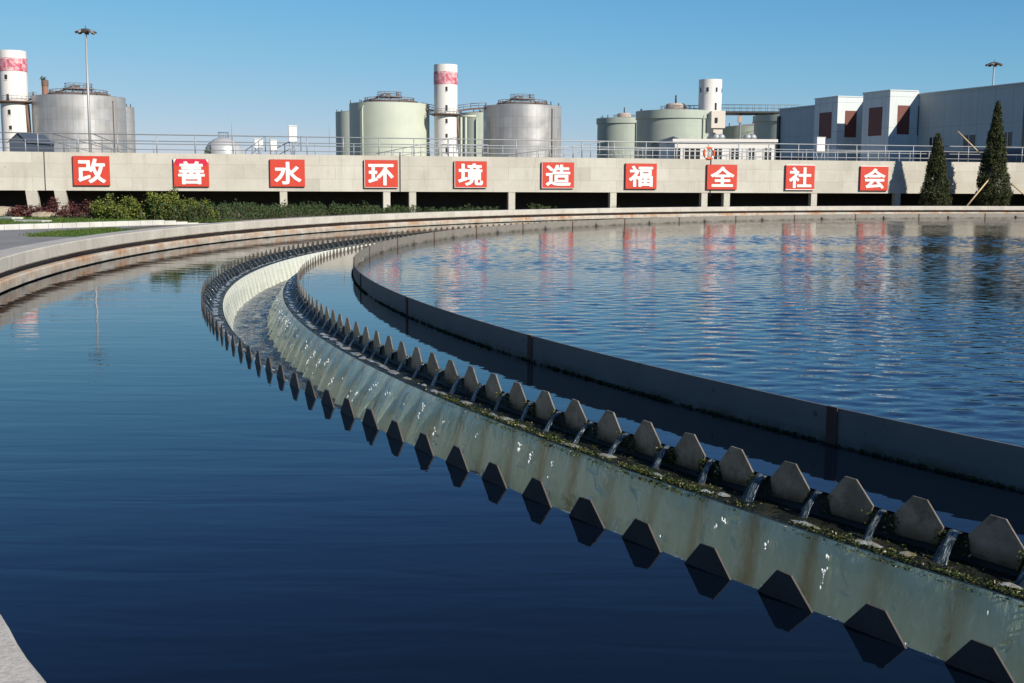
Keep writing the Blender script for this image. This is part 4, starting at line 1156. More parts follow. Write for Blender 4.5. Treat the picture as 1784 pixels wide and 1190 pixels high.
def pipes_stand(px_list, y0, Y, label):
    root = empty('pipe_rack', (at(px_list[0], 240, Y).x, Y, 0)); tag(root, label, 'pipes')
    for px in px_list:
        p = at(px, y0, Y); MB().tube((p.x - root.location.x, 0, 0), (p.x - root.location.x, 0, p.z), .28, 8).build('pipe', M['green'], root)
    p = at(px_list[-1], y0, Y); MB().tube((0, 0, p.z + .2), (p.x - root.location.x + 2.5, 0, p.z + .2), .3, 8).build('header', M['green'], root)
    MB().box(-.6, -.2, -.2, .2, 0, at(800, 203, Y).z).build('ladder_frame', M['darksteel'], root)
pipes_stand([803.5, 811.5], 204, 296, 'pale green upright pipes beside the central white tower')
# water tower like white stair towers
m = MT('red tile band', (0.5, 0.05, 0.08, 1), 0.6)
uv = m.coord('UV')
n1 = m.noise(m.coord('UV', (1, 1, 1)), 1.3, 3, 0.7); n2 = m.noise(m.coord('UV', (1, 2.5, 1)), 2.6, 2, 0.6)
br = m.N('ShaderNodeTexBrick'); m.L(uv, br.inputs['Vector']); br.inputs['Scale'].default_value = 1; br.inputs['Brick Width'].default_value = .9; br.inputs['Row Height'].default_value = .8; br.offset = 0
br.inputs['Mortar Size'].default_value = 0.06
br.inputs['Color1'].default_value = (0, 0, 0, 1); br.inputs['Color2'].default_value = (1, 1, 1, 1); br.inputs['Mortar'].default_value = (.2, .2, .2, 1)
f = m.math('ADD', m.math('MULTIPLY', n1, 0.9), m.math('MULTIPLY', br.outputs['Color'], 0.22))
c = m.ramp(f, [(0.42, (0.50, 0.07, 0.11, 1)), (0.52, (0.58, 0.22, 0.26, 1)), (0.66, (0.72, 0.52, 0.52, 1))])
m.color(c)
M['band'] = m.m
def white_tower(xl, xr, ytop, Y, b0, b1, wins, label, collar=None):
    pl, pr = at(xl, ytop, Y), at(xr, ytop, Y); r = (pr.x - pl.x) / 2; h = pl.z
    root = empty('white_tower', ((pl.x + pr.x) / 2, Y, 0)); tag(root, label, 'tower', 'white stair towers among the tanks')
    zf = lambda y: at((xl + xr) / 2, y, Y - r).z
    MB().lathe([(r, 0), (r, h), (r - .35, h + .03), (r - .35, h - .4), (0.01, h - .4)], 64, smooth=True).build('shaft', M['whitewash'], root, 40)
    if b0: MB().lathe([(r + .03, zf(b1)), (r + .07, zf(b1)), (r + .07, zf(b0)), (r + .03, zf(b0))], 64).build('painted_band', M['band'], root, 40)
    for px, y0, y1, w in wins:
        x = at(px, ytop, Y).x - root.location.x; x = max(-r * .93, min(r * .93, x))
        a = math.atan2(-math.sqrt(r * r - x * x), x)
        Mx = Matrix.Rotation(a, 4, 'Z')
        ww = (at(px + w, y0, Y) - at(px, y0, Y)).x / 2
        MB().box(r - .25, r + .055, -ww, ww, zf(y1), zf(y0), Mx).build('window', M['glass'], root)
        MB().box(r - .1, r + .09, -ww * 1.3, ww * 1.3, zf(y1) - .18, zf(y1) - .004, Mx).build('sill', M['whitewash'], root)
    if collar:
        zc = zf(collar)
        MB().lathe([(r + .02, zc - .45), (r + 1.1, zc - .12), (r + 1.1, zc + .06), (r + .02, zc + .06)], 40, R(150), R(390), smooth=False).build('balcony', M['rustbrown'], root)
        g = MB()
        for i in range(17):
            a = R(150 + 15 * i); q = r + 1.05
            g.tube((q * math.cos(a), q * math.sin(a), zc), (q * math.cos(a), q * math.sin(a), zc + 1.1), .045, 5)
        for zz in (.6, 1.1): g.path([((r + 1.05) * math.cos(R(150 + 15 * i)), (r + 1.05) * math.sin(R(150 + 15 * i)), zc + zz) for i in range(17)], .045, 5)
        g.build('balcony_railing', M['raild'], root)
        # lean-to buttress at the right side
        zz1 = zc - .6
        b = MB()
        P = [(r * .55, -r * .82, 0), (r * 1.12, -r * .3, 0), (r * 1.12, r * .5, 0), (r * .5, r * .5, 0)]
        Q = [(r * .62, -r * .80, zz1), (r * .96, -r * .2, zz1), (r * .96, r * .45, zz1), (r * .5, r * .45, zz1)]
        for i in range(4): b.quad([P[i], P[(i + 1) % 4], Q[(i + 1) % 4], Q[i]])
        b.quad(Q); b.build('buttress', M['whitewash'], root)
        MB().tube((r * 1.0, -r * .28, zz1), (r * 1.2, -r * .34, zz1 - 7.5), .28, 6).build('strut', M['rustbrown'], root)
    return root, r
white_tower(756, 797, 113, 296, 124, 146, [(779, 151, 159, 3.6), (779, 183, 193, 3.6), (779, 207, 215, 3.6), (779, 233, 240, 3.6), (779, 256, 268, 3.4)], 'central white round tower with faded red band and small windows', 198)
white_tower(-2, 44, 89, 268, 100, 123, [(17.5, 130, 138.5, 4.6), (19, 164, 175, 4.6), (20.5, 191, 200, 4.6), (21.5, 219, 226, 4.6)], 'white round tower with red band cut by the left edge of the view', 176)
rt, rr = white_tower(1218, 1258, 139, 286, None, None, [(1220, 152, 161, 3), (1230.5, 152, 160, 3.6), (1246, 152, 160, 3.6), (1256.5, 153, 161, 3), (1245, 179, 192, 3.8)], 'plain white round tower with a ring of small windows, behind the grey green tanks')
# lower block of that tower
def block(x0, x1, ytop, ybot, Y, dep, mat, parent_loc):
    a, b_ = at(x0, ytop, Y), at(x1, ytop, Y); zb_ = at(x0, ybot, Y).z if ybot else 0
    return MB().box(a.x - parent_loc.x, b_.x - parent_loc.x, Y - parent_loc.y, Y - parent_loc.y + dep, zb_, a.z)
M['cream'] = weathered('cream render', (0.78, 0.70, 0.60, 1), (0.66, 0.6, 0.52, 1), .8, .25)
block(1240, 1264, 193, 223, 282, 6, None, rt.location).build('landing_block', M['cream'], rt)
block(1243, 1259, 223.6, None, 282.4, 5, None, rt.location).build('lower_shaft', M['cream'], rt)
for px, y0, y1 in ((1248, 205, 214), (1244.5, 231, 240)):
    a, b_ = at(px - 2, y0, 282), at(px + 2, y1, 282)
    MB().box(a.x - rt.location.x, b_.x - rt.location.x, -4.1 - .05 + (.4 if y0 > 220 else 0), -3.9 + (.4 if y0 > 220 else 0), b_.z, a.z).build('window', M['glass'], rt)
# bridges
def bridge(pts, Y, label, wid=1.4, hr_=1.1, mat='rustbrown', thick=.35):
    P = [at(px, py, Y) for px, py in pts]
    root = empty('service_bridge', (P[0].x, Y, 0)); tag(root, label, 'bridge', 'high service bridges between tanks and towers')
    o = root.location
    b = MB(); g = MB()
    for p, q in zip(P, P[1:]):
        b.quad([(p.x - o.x, -wid / 2, p.z), (q.x - o.x, -wid / 2, q.z), (q.x - o.x, wid / 2, q.z), (p.x - o.x, wid / 2, p.z)])
        b.quad([(p.x - o.x, -wid / 2, p.z - thick), (q.x - o.x, -wid / 2, q.z - thick), (q.x - o.x, wid / 2, q.z - thick), (p.x - o.x, wid / 2, p.z - thick)][::-1])
        b.quad([(p.x - o.x, -wid / 2, p.z - thick), (q.x - o.x, -wid / 2, q.z - thick), (q.x - o.x, -wid / 2, q.z), (p.x - o.x, -wid / 2, p.z)])
        b.quad([(p.x - o.x, wid / 2, p.z - thick), (q.x - o.x, wid / 2, q.z - thick), (q.x - o.x, wid / 2, q.z), (p.x - o.x, wid / 2, p.z)][::-1])
        n = max(2, int((q - p).length / 1.5))
        for sgn in (-1, 1):
            for i in range(n + 1):
                w = p.lerp(q, i / n); g.tube((w.x - o.x, sgn * wid / 2, w.z), (w.x - o.x, sgn * wid / 2, w.z + hr_), .045, 5)
            for f in (.5, 1): g.tube((p.x - o.x, sgn * wid / 2, p.z + hr_ * f), (q.x - o.x, sgn * wid / 2, q.z + hr_ * f), .045, 5)
    b.build('deck', M[mat], root); g.build('handrail', M['raild'], root)
    return root
bridge([(735, 187), (757, 192)], 297, 'short service bridge from the big pale green tank to the central tower')
bridge([(796, 192), (820, 188.5), (848, 187)], 297, 'service bridge from the central tower to the silver tank')
bridge([(42, 174), (62, 169)], 270, 'service bridge from the left tower to the left silver tank')
bridge([(1170, 193), (1222, 194)], 288, 'service bridge over the large grey green tank to the plain tower', 1.4, 1.3)
br_ = bridge([(1256, 194), (1392, 194.5)], 284, 'long dark pipe bridge from the plain tower to the grey building', 2.2, 1.5, 'darksteel', .4)
for zz, rr_ in ((196.8, .28), (199.5, .2)):
    a, b_ = at(1258, zz, 284), at(1392, zz, 284)
    MB().tube((a.x - br_.location.x, 0, a.z), (b_.x - br_.location.x, .3, b_.z), rr_, 8).build('pipe', M['raild'], br_)
for px in (1290, 1318, 1345): 
    a = at(px, 197, 284); MB().box(a.x - br_.location.x - .5, a.x - br_.location.x + .4, -.4, .4, a.z - 2.2, a.z - .6).build('valve_box', M['pinkish'], br_)
    MB().tube((a.x - br_.location.x, 0, 0), (a.x - br_.location.x, 0, a.z), .25, 8).build('pier', M['raild'], br_)
# brick chimney
p = at(78, 140, 380); root = empty('brick_chimney', (p.x, 380, 0)); tag(root, 'slim red brick chimney behind the left silver tank', 'chimney')
m = MT('chimney brick', (0.3, 0.14, 0.09, 1), .85); co = m.coord('UV')
br = m.N('ShaderNodeTexBrick'); m.L(co, br.inputs['Vector']); br.inputs['Scale'].default_value = 1.2
br.inputs['Color1'].default_value = (.32, .15, .10, 1); br.inputs['Color2'].default_value = (.26, .11, .075, 1); br.inputs['Mortar'].default_value = (.36, .26, .2, 1); m.color(br.outputs['Color'])
rch = (at(83.5, 140, 380) - at(73, 140, 380)).x / 2
MB().lathe([(rch * 1.25, 0), (rch, p.z)], 32).build('shaft', m.m, root)
MB().lathe([(rch * 1.02, p.z - 1.8), (rch * 1.12, p.z - 1.7), (rch * 1.12, p.z), (rch * .8, p.z), (rch * .8, p.z - 1)], 32, smooth=False).build('crown', M['rustbrown'], root)
b = MB(); rg = random.Random(4)
for i in range(70):
    q = Vector((rg.gauss(0, .5) - .5, rg.gauss(0, .4), p.z + abs(rg.gauss(0, .6)))); d = Vector((rg.gauss(0, 1), rg.gauss(0, 1), rg.gauss(0, 1))).normalized() * .25; e = d.orthogonal().normalized() * .15
    b.quad([q - d, q + e, q + d, q - e])
b.build('weed', M['moss'], root)
# gabled shed at the left
def gable(xl, xr, ye, yr, Y, dep, name, label, wallm, roofm, left_to_ground=None):
    a, b_ = at(xl, ye, Y), at(xr, ye, Y); zr_ = at((xl + xr) / 2, yr, Y).z
    root = empty(name, ((a.x + b_.x) / 2, Y, 0)); tag(root, label, 'building')
    w = (b_.x - a.x) / 2
    b = MB(); b.box(-w, w, 0, dep, 0, a.z); b.quad([(-w, 0, a.z), (w, 0, a.z), (0, 0, zr_)]); b.build('wall', wallm, root)
    b = MB(); e = .3
    for sg in (-1, 1):
        s_ = (zr_ - a.z) / w
        b.quad([(0, -e, zr_ + .05), (sg * (w + e), -e, a.z - e * s_ + .05), (sg * (w + e), dep, a.z - e * s_ + .05), (0, dep, zr_ + .05)][::-sg])
        b.quad([(0, -e, zr_ - .15), (sg * (w + e), -e, a.z - e * s_ - .15), (sg * (w + e), -e, a.z - e * s_ + .05), (0, -e, zr_ + .05)][::-sg])
    b.build('roof', roofm, root)
    MB().box(-w * .35, w * .05, -.02, .1, 0, a.z * .75).build('door', M['glass'], root)
    return root
M['slate'] = weathered('blue grey cladding', (0.075, 0.095, 0.13, 1), (0.055, 0.07, 0.10, 1), .6, .3)
gable(16, 49, 246, 231, 215, 12, 'shed', 'dark blue grey gabled shed at the foot of the left white tower', M['slate'], M['slate'])
g = gable(1148, 1196, 246.5, 238, 172, 10, 'shed', 'blue grey gabled shed beside the low white building', M['slate'], M['slate'])
# silver dome tank
M['dome'] = weathered('pale silver paint', (0.60, 0.60, 0.59, 1), (0.52, 0.52, 0.51, 1), .35, .3, .5, .3)
p = at(390, 266, 240); rd = (at(422, 266, 240) - at(358, 266, 240)).x / 2
hd = at(390, 239, 240).z
root = empty('dome_tank', (p.x, 240, 0)); tag(root, 'small silver dome showing just above the wall', 'tank')
MB().lathe([(rd, 0), (rd, p.z)] + [(rd * math.cos(R(t)), p.z + (hd - p.z) * math.sin(R(t))) for t in range(10, 90, 10)] + [(0.01, hd)], 48).build('dome', M['dome'], root)
b = MB(); 
for i in range(7): a = 2 * pi * i / 7; b.tube((1.0 * math.cos(a), 1.0 * math.sin(a), hd - .1), (1.0 * math.cos(a), 1.0 * math.sin(a), hd + .9), .05, 5)
b.path([(1.0 * math.cos(2 * pi * i / 14), 1.0 * math.sin(2 * pi * i / 14), hd + .9) for i in range(15)], .05, 5); b.build('top_railing', M['raild'], root)
def spike(px, ytop, Y, label, r=.09):
    p = at(px, ytop, Y); root = empty('lightning_rod', (p.x, Y, 0)); tag(root, label, 'lightning rod', 'thin lightning rods')
    MB().tube((0, 0, 0), (0, 0, p.z * .6), r, 6, r * .7).build('lower_pole', M['rail'], root); MB().tube((0, 0, p.z * .6), (0, 0, p.z), r * .5, 6, r * .25).build('upper_pole', M['rail'], root)
spike(402.5, 182, 220, 'thin lightning rod rising beside the small silver dome')
spike(573, 192, 230, 'thin lightning rod left of the green tanks')

# ------------------------------------------------------------------ tall light masts
def light_mast(px, ytop, Y, ybot, headw, label):
    p = at(px, ytop, Y); root = empty('light_mast', (at(px, 150, Y).x, Y, 0)); tag(root, label, 'light mast', 'tall floodlight masts')
    rh = headw / FPX * Y / 2; h = p.z
    MB().tube((0, 0, 0), (0, 0, h - .35), .20, 12, .12).build('pole', M['rail'], root)
    MB().lathe([(.14, h - .5), (rh * .55, h - .28), (rh * .58, h - .1), (rh * .3, h + .05), (.02, h + .12)], 24).build('head', M['darksteel'], root)
    MB().tube((0, 0, h + .1), (0, 0, h + .5), .03, 5).build('tip', M['darksteel'], root)
    for i in range(8):
        a = 2 * pi * i / 8 + .2
        Mx = Matrix.Translation((rh * .78 * math.cos(a), rh * .78 * math.sin(a), h - .33)) @ Matrix.Rotation(a, 4, 'Z') @ Matrix.Rotation(R(25), 4, 'Y')
        b = MB(); b.box(-.2, .24, -.22, .22, -.1, .12, Mx); b.build('floodlight', M['roofgrey'] if i % 2 else M['darksteel'], root)
        MB().tube((rh * .5 * math.cos(a), rh * .5 * math.sin(a), h - .22), (rh * .75 * math.cos(a), rh * .75 * math.sin(a), h - .3), .04, 5).build('arm', M['darksteel'], root)
light_mast(153, 51, 150, 262, 36, 'tall floodlight mast standing in front of the left silver tank')
light_mast(1730, 109, 190, 150, 30, 'floodlight mast showing above the roof of the grey building')

# ------------------------------------------------------------------ low white building
Yw = 118
a, b_ = at(1176, 247, Yw), at(1350, 247, Yw)
root = empty('white_building', (a.x, Yw, 0)); tag(root, 'low flat roofed white building with square windows, behind the deck railing', 'building')
W_ = b_.x - a.x
MB().box(0, W_, 0, 7, 0, a.z).build('wall', M['whitewash'], root)
MB().box(-.25, W_ + .25, -.25, 7.2, a.z + .002, a.z + .28).build('parapet', M['whitewash'], root)
x_ = at(1168, 256, Yw).x - a.x; MB().box(x_, -.002, .6, 6, 0, at(1170, 255, Yw).z).build('porch', M['whitewash'], root)
for x0, x1 in ((1192, 1220), (1243, 1258), (1273, 1287), (1303, 1315), (1331, 1344)):
    p, q = at(x0, 258, Yw), at(x1, 279, Yw); o = root.location
    w = MB(); w.box(p.x - o.x, q.x - o.x, -.035, .02, q.z, p.z); w = w.build('window', M['glass'], root)
    f = MB(); n = 3 if x1 - x0 > 20 else 2
    for i in range(n + 1):
        xx = p.x - o.x + (q.x - p.x) * i / n; f.box(xx - .05, xx + .05, -.07, -.036, q.z, p.z)
    f.box(p.x - o.x, q.x - o.x, -.066, -.037, (p.z + q.z) / 2 + .25, (p.z + q.z) / 2 + .33); f.build('frame', M['whitewash'], w)
p, q = at(1176.5, 258, Yw), at(1179.5, 280, Yw); MB().box(p.x - a.x, q.x - a.x + .3, -.03, .02, 0, p.z).build('door', M['glass'], root)
for px in (1247, 1256, 1302, 1311):
    p = at(px, 245, Yw + 4); rr_ = .32; MB().lathe([(rr_, a.z + .2), (rr_, a.z + .5), (rr_ * 1.4, a.z + .55), (rr_ * .9, a.z + .85), (.02, a.z + .95)], 16, c=(p.x - a.x, 4)).build('roof_vent', M['rail'], root)

# ------------------------------------------------------------------ big grey building
Rb_, Lb_ = at(1784, 145, 110), at(1358, 191.5, 150)
hb = (Rb_.z + Lb_.z) / 2
RB, LB = Vector((Rb_.x, Rb_.y, 0)), Vector((Lb_.x, Lb_.y, 0))
bd = (LB - RB); BL = bd.length; bd.normalize(); bn = Vector((bd.y, -bd.x, 0))
if bn.dot(-RB) < 0: bn = -bn
print('building h', Rb_.z, Lb_.z, 'len', BL, bn)
m = MT('grey panel', (0.36, 0.40, 0.42, 1), .55)
co = m.coord('Object'); x, y, z = m.sep(co)
c = m.mix(m.step(m.noise(co, .3, 4), .3, .7), (0.44, 0.505, 0.50, 1), (0.385, 0.45, 0.455, 1))
sx_ = m.math('LESS_THAN', m.math('ABSOLUTE', m.math('SUBTRACT', m.math('FRACT', m.math('DIVIDE', x, 2.4)), .5)), .012)
sz_ = m.math('LESS_THAN', m.math('ABSOLUTE', m.math('SUBTRACT', m.math('FRACT', m.math('DIVIDE', z, 3.1)), .5)), .006)
c = m.mix(m.math('MULTIPLY', m.math('MAXIMUM', sx_, sz_), .55), c, (.15, .16, .17, 1))
c = m.mix(m.math('MULTIPLY', m.step(m.noise(m.coord('Object', (1, 1, .1)), 1.2, 5, .7), .52, .75), .25), c, (.22, .22, .21, 1))
m.color(c); M['panel'] = m.m
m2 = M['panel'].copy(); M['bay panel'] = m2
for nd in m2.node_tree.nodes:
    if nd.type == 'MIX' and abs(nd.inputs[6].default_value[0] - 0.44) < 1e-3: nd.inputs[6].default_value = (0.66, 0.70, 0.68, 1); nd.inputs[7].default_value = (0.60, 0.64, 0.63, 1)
M['louver'] = weathered('brown louvre', (0.17, 0.055, 0.04, 1), (0.12, 0.04, 0.03, 1), .6, 1)
M['trim'] = weathered('light trim', (0.62, 0.64, 0.64, 1), (0.52, 0.54, 0.54, 1), .5)
bld = empty('grey_building', tuple(RB), math.atan2(bd.y, bd.x))
tag(bld, 'long grey clad building with two boxy bays and brown louvres at the right', 'building')
# local x runs along the face away from the viewer; local y: which side is outward?
sgn = 1 if Vector((-bd.y, bd.x, 0)).dot(bn) > 0 else -1
def U(px, off):
    """where the pixel column meets the vertical plane off metres in front of the face"""
    d = ray(px, 200); o = Vector((0, 0, 0)); q = RB + bn * off; d2 = Vector((d.x, d.y, 0))
    t = (q - o).dot(bn) / d2.dot(bn); return (d2 * t - RB).dot(bd)
def ys(*v): return sorted(sgn * k for k in v)
def zof(px, py, off):
    u = U(px, off); P = RB + bd * u + bn * off; return at(px, py, P.y).z
def bbox(u0, u1, o0, o1, z0, z1): 
    y0, y1 = ys(o0, o1); return MB().box(min(u0, u1), max(u0, u1), y0, y1, z0, z1)
bbox(-45, BL, -30, 0, 0, hb).build('main_wall', M['panel'], bld)
bbox(-45, BL + .1, -30, .12, hb + .002, hb + .12).build('roof_trim', M['trim'], bld)
PRJ = 3.4
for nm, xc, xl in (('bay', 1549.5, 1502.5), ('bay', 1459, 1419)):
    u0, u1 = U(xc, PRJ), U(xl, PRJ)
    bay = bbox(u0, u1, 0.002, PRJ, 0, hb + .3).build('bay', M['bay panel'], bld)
    bbox(u0 - .06, u1 + .06, .13, PRJ + .06, hb + .302, hb + .42).build('bay_trim', M['trim'], bay)
    # louvre on the front of the bay
    fx = (1514, 1537) if xc > 1500 else (1428, 1449)
    fy = (186, 236) if xc > 1500 else (195, 241)
    a0, a1 = U(fx[1], PRJ), U(fx[0], PRJ)
    bbox(a0, a1, PRJ - .1, PRJ + .03, zof(fx[1], fy[1], PRJ), zof(fx[1], fy[0], PRJ)).build('louvre', M['louver'], bay)
    # louvre on the sunlit side
    o0, o1 = PRJ * .30, PRJ * .72
    y0, y1 = ys(o0, o1)
    MB().box(u0 - .03, u0 + .1, y0, y1, zof(fx[1], fy[1], PRJ) + .1, zof(fx[1], fy[0], PRJ) + .1).build('louvre', M['louver'], bay)
for x0, x1, y0, y1 in ((1596, 1601, 185, 236), (1622, 1634, 239, 256), (1681, 1701, 235, 257), (1752, 1765, 230, 257), (1783, 1795, 150, 262)):
    a0, a1 = U(x1, 0), U(x0, 0); w = bbox(a0, a1, -.1, .03, zof(x1, y1, 0), zof(x1, y0, 0)).build('window', M['glass'], bld)
    mid = (a0 + a1) / 2; bbox(mid - .05, mid + .05, .031, .07, zof(x1, y1, 0), zof(x1, y0, 0)).build('mullion', M['trim'], w)
bbox(-45, BL, .002, .06, 0, zof(1700, 262, 0)).build('base_course', M['slate'], bld)
p0 = U(1352, 0); bbox(BL - .35, BL + .1, .004, .25, 0, hb - .8).build('corner_pipe', M['darksteel'], bld)

# ------------------------------------------------------------------ planting
def leaf_mat(name, stops, rough=.7):
    m = MT(name, (0.1, 0.1, 0.1, 1), rough, 0, .25)
    gi = m.N('ShaderNodeNewGeometry'); m.color(m.ramp(gi.outputs['Random Per Island'], stops)); return m.m
M['bark'] = weathered('bark', (0.10, 0.07, 0.05, 1), (0.06, 0.045, 0.03, 1), .9, 3)
M['conifer'] = leaf_mat('conifer leaf', [(0, (0.016, 0.03, 0.010, 1)), (.5, (0.045, 0.062, 0.020, 1)), (.85, (0.09, 0.09, 0.032, 1)), (1, (0.12, 0.09, 0.04, 1))])
M['shrubleaf'] = leaf_mat('yellow green leaf', [(0, (0.035, 0.06, 0.012, 1)), (.5, (0.115, 0.155, 0.026, 1)), (.85, (0.21, 0.235, 0.045, 1)), (1, (0.27, 0.21, 0.06, 1))])
M['hedgeleaf'] = leaf_mat('hedge leaf', [(0, (0.02, 0.045, 0.016, 1)), (.6, (0.048, 0.085, 0.026, 1)), (1, (0.09, 0.12, 0.04, 1))])
M['redleaf'] = leaf_mat('purple red leaf', [(0, (0.05, 0.015, 0.018, 1)), (.6, (0.11, 0.035, 0.035, 1)), (1, (0.19, 0.075, 0.055, 1))])
def leaf(b, p, s, rg, up=.3, asp=.6):
    d = Vector((rg.gauss(0, 1), rg.gauss(0, 1), rg.gauss(up, .7))).normalized() * s
    e = d.cross(Vector((rg.gauss(0, 1), rg.gauss(0, 1), rg.gauss(0, 1)))).normalized() * s * asp
    b.quad([p - d * .8, p + e, p + d, p - e])
def conifer(px, pytop, pxw, Y, label, n, seed):
    top = at(px, pytop, Y); base = Vector((top.x, Y, ground_z(top.x, Y))); H_ = top.z - base.z; w = pxw / FPX * Y / 2
    root = empty('conifer', base); tag(root, label, 'tree', 'young conifers in front of the concrete wall')
    rg = random.Random(seed)
    tr = MB(); tr.tube((0, 0, -.1), (0, 0, H_ * .9), .09, 8, .02)
    for i in range(60):
        z = H_ * rg.uniform(.06, .9); a = rg.uniform(0, 2 * pi); rr_ = w * prof_c(z / H_) * .8
        tr.tube((0, 0, z), (rr_ * math.cos(a), rr_ * math.sin(a), z + rr_ * .7), .018, 4, .005, False)
    tr.build('trunk', M['bark'], root)
    b = MB()
    for i in range(n):
        # clumps: upright sprays
        t = 1 - (1 - rg.random()) ** .62 if rg.random() < .5 else rg.random()
        t = min(.995, max(.015, t * .98)); a = rg.uniform(0, 2 * pi)
        rad = w * prof_c(t) * (1 + .30 * noise.noise((math.cos(a) * 1.6 + seed, math.sin(a) * 1.6, t * 9)) + .22 * noise.noise((math.cos(a) * 4 + seed, math.sin(a) * 4, t * 26))) * (1 - .55 * rg.random() ** 2.2)
        if noise.noise((math.cos(a) * 2.2, math.sin(a) * 2.2 + seed, t * 13)) < -.22 and rg.random() < .8: continue
        c = Vector((rad * math.cos(a), rad * math.sin(a), t * H_))
        for k in range(6):
            p = c + Vector((rg.gauss(0, .045), rg.gauss(0, .045), rg.gauss(.03, .08))); leaf(b, p, rg.uniform(.03, .085), rg, 1.1, .42)
    b.build('crown', M['conifer'], root)
def prof_c(t):
    if t < .12: return .78 + .22 * t / .12
    return max(0.02, (1 - (t - .12) / .88) ** .82) * (1.0)
Yt = 87.4
conifer(1635, 232, 52, Yt, 'shorter narrow conifer in front of the wall, right of the last sign', 6200, 1)
conifer(1739, 176, 58, Yt + .4, 'taller narrow conifer held by wooden props in front of the wall', 8600, 2)
conifer(1836, 196, 56, Yt + .8, 'conifer at the far right edge whose shadow falls on the wall', 5000, 3)
M['wood'] = weathered('pale raw wood', (0.62, 0.47, 0.27, 1), (0.48, 0.35, 0.2, 1), .8, 2)
def prop(pa, pb, Ya, Yb, label):
    a, b_ = at(*pa, Ya), at(*pb, Yb); root = empty('wooden_prop', a); tag(root, label, 'prop', 'wooden props of the taller conifer')
    MB().tube((0, 0, 0), b_ - a, .06, 8, .05).build('pole', M['wood'], root)
    MB().tube((b_ - a) * .985 + Vector((0, 0, -.05)), (b_ - a) * .985 + Vector((0, 0, .05)), .075, 8).build('binding', M['bark'], root)
prop((1681, 363), (1724, 311), Yt - 1.2, Yt - .3, 'wooden prop slanting up from the ground to the left of the taller conifer')
prop((1800, 352), (1757, 316), Yt - .8, Yt - .2, 'wooden prop slanting down to the right of the taller conifer')
prop((1668.5, 229), (1716, 276), Yt + 1.2, Yt + .5, 'loose wooden pole leaning high beside the taller conifer, above the railing')

def shrub(name, base, w, h, n, mat, seed, label, cat, group, ls=(.03, .07), up=.4, leggy=.3, dep=None):
    root = empty(name, base); tag(root, label, cat, group)
    rg = random.Random(seed); b = MB(); st = MB(); dep = dep or w
    stems = []
    for i in range(max(5, int(w * 9))):
        a = rg.uniform(0, 2 * pi); q = rg.random() ** .5
        tip = Vector((q * w / 2 * math.cos(a), q * dep / 2 * math.sin(a), h * (1 - .45 * q * q) * rg.uniform(1 - leggy, 1.06)))
        foot = Vector((tip.x * .35, tip.y * .35, -.1)); stems.append((foot, tip)); st.tube(foot, tip, .012, 4, .004, False)
    for i in range(n):
        f, t = rg.choice(stems); k = rg.random() ** .6; p = f.lerp(t, max(.18, k)); sp = .13 * (1.25 - k) + .035
        leaf(b, p + Vector((rg.gauss(0, sp), rg.gauss(0, sp), rg.gauss(0, sp * .7))), rg.uniform(*ls), rg, up)
    if w > 1.05: st.build('stems', M['bark'], root)
    b.build('foliage', mat, root)
    return root
# yellow green shrubs at the end of the lawn
def gbase(px, Y, z=None):
    p = at(px, 370, Y); return Vector((p.x, p.y, ground_z(p.x, p.y) if z is None else z))
ygn = [(188, 43.5, 46, 340), (225, 43.0, 56, 342), (262, 43.6, 52, 336), (297, 43.2, 60, 331), (330, 44.2, 52, 336), (352, 43.5, 44, 348)]
ygl = ['yellow green shrub at the left end of the bright shrubs, next to the purple shrubs', 'wide yellow green shrub, second of the bright shrubs from the purple ones', 'yellow green shrub between the first and second red signs, middle of the bright shrubs',
       'tallest yellow green shrub below the left edge of the 善 sign', 'yellow green shrub directly under the 善 sign', 'low yellow green shrub at the right end of the bright shrubs beside the dark hedge']
for i, ((px, Y, wpx, yt), lb) in enumerate(zip(ygn, ygl)):
    b0 = gbase(px, Y); b0.z += .05; h = at(px, yt, Y).z - b0.z
    shrub('leafy_shrub', b0, wpx * 1.25 / FPX * Y, h * 1.05, 3900, M['shrubleaf'], 30 + i, lb, 'shrub', 'yellow green shrubs at the end of the lawn', (.022, .05), .4, .5)
rdn = [(28, 47, 30, 357), (62, 47, 34, 356), (92, 46, 30, 345), (118, 45.5, 34, 352), (146, 45, 40, 338), (168, 44.6, 34, 346)]
rdl = ['low purple leaved shrub at the left end, beside the pale rocks', 'low purple leaved shrub in front of the first slanted post', 'upright purple leaved shrub between the two slanted posts',
       'purple leaved shrub in front of the second slanted post', 'tallest purple leaved shrub left of the bright shrubs', 'purple leaved shrub touching the yellow green shrubs']
for i, ((px, Y, wpx, yt), lb) in enumerate(zip(rdn, rdl)):
    b0 = gbase(px, Y); h = at(px, yt, Y).z - b0.z
    shrub('purple_shrub', b0, wpx / FPX * Y, h, 1500, M['redleaf'], 50 + i, lb, 'shrub', 'purple leaved shrubs at the end of the lawn', (.02, .045), .4, .5)
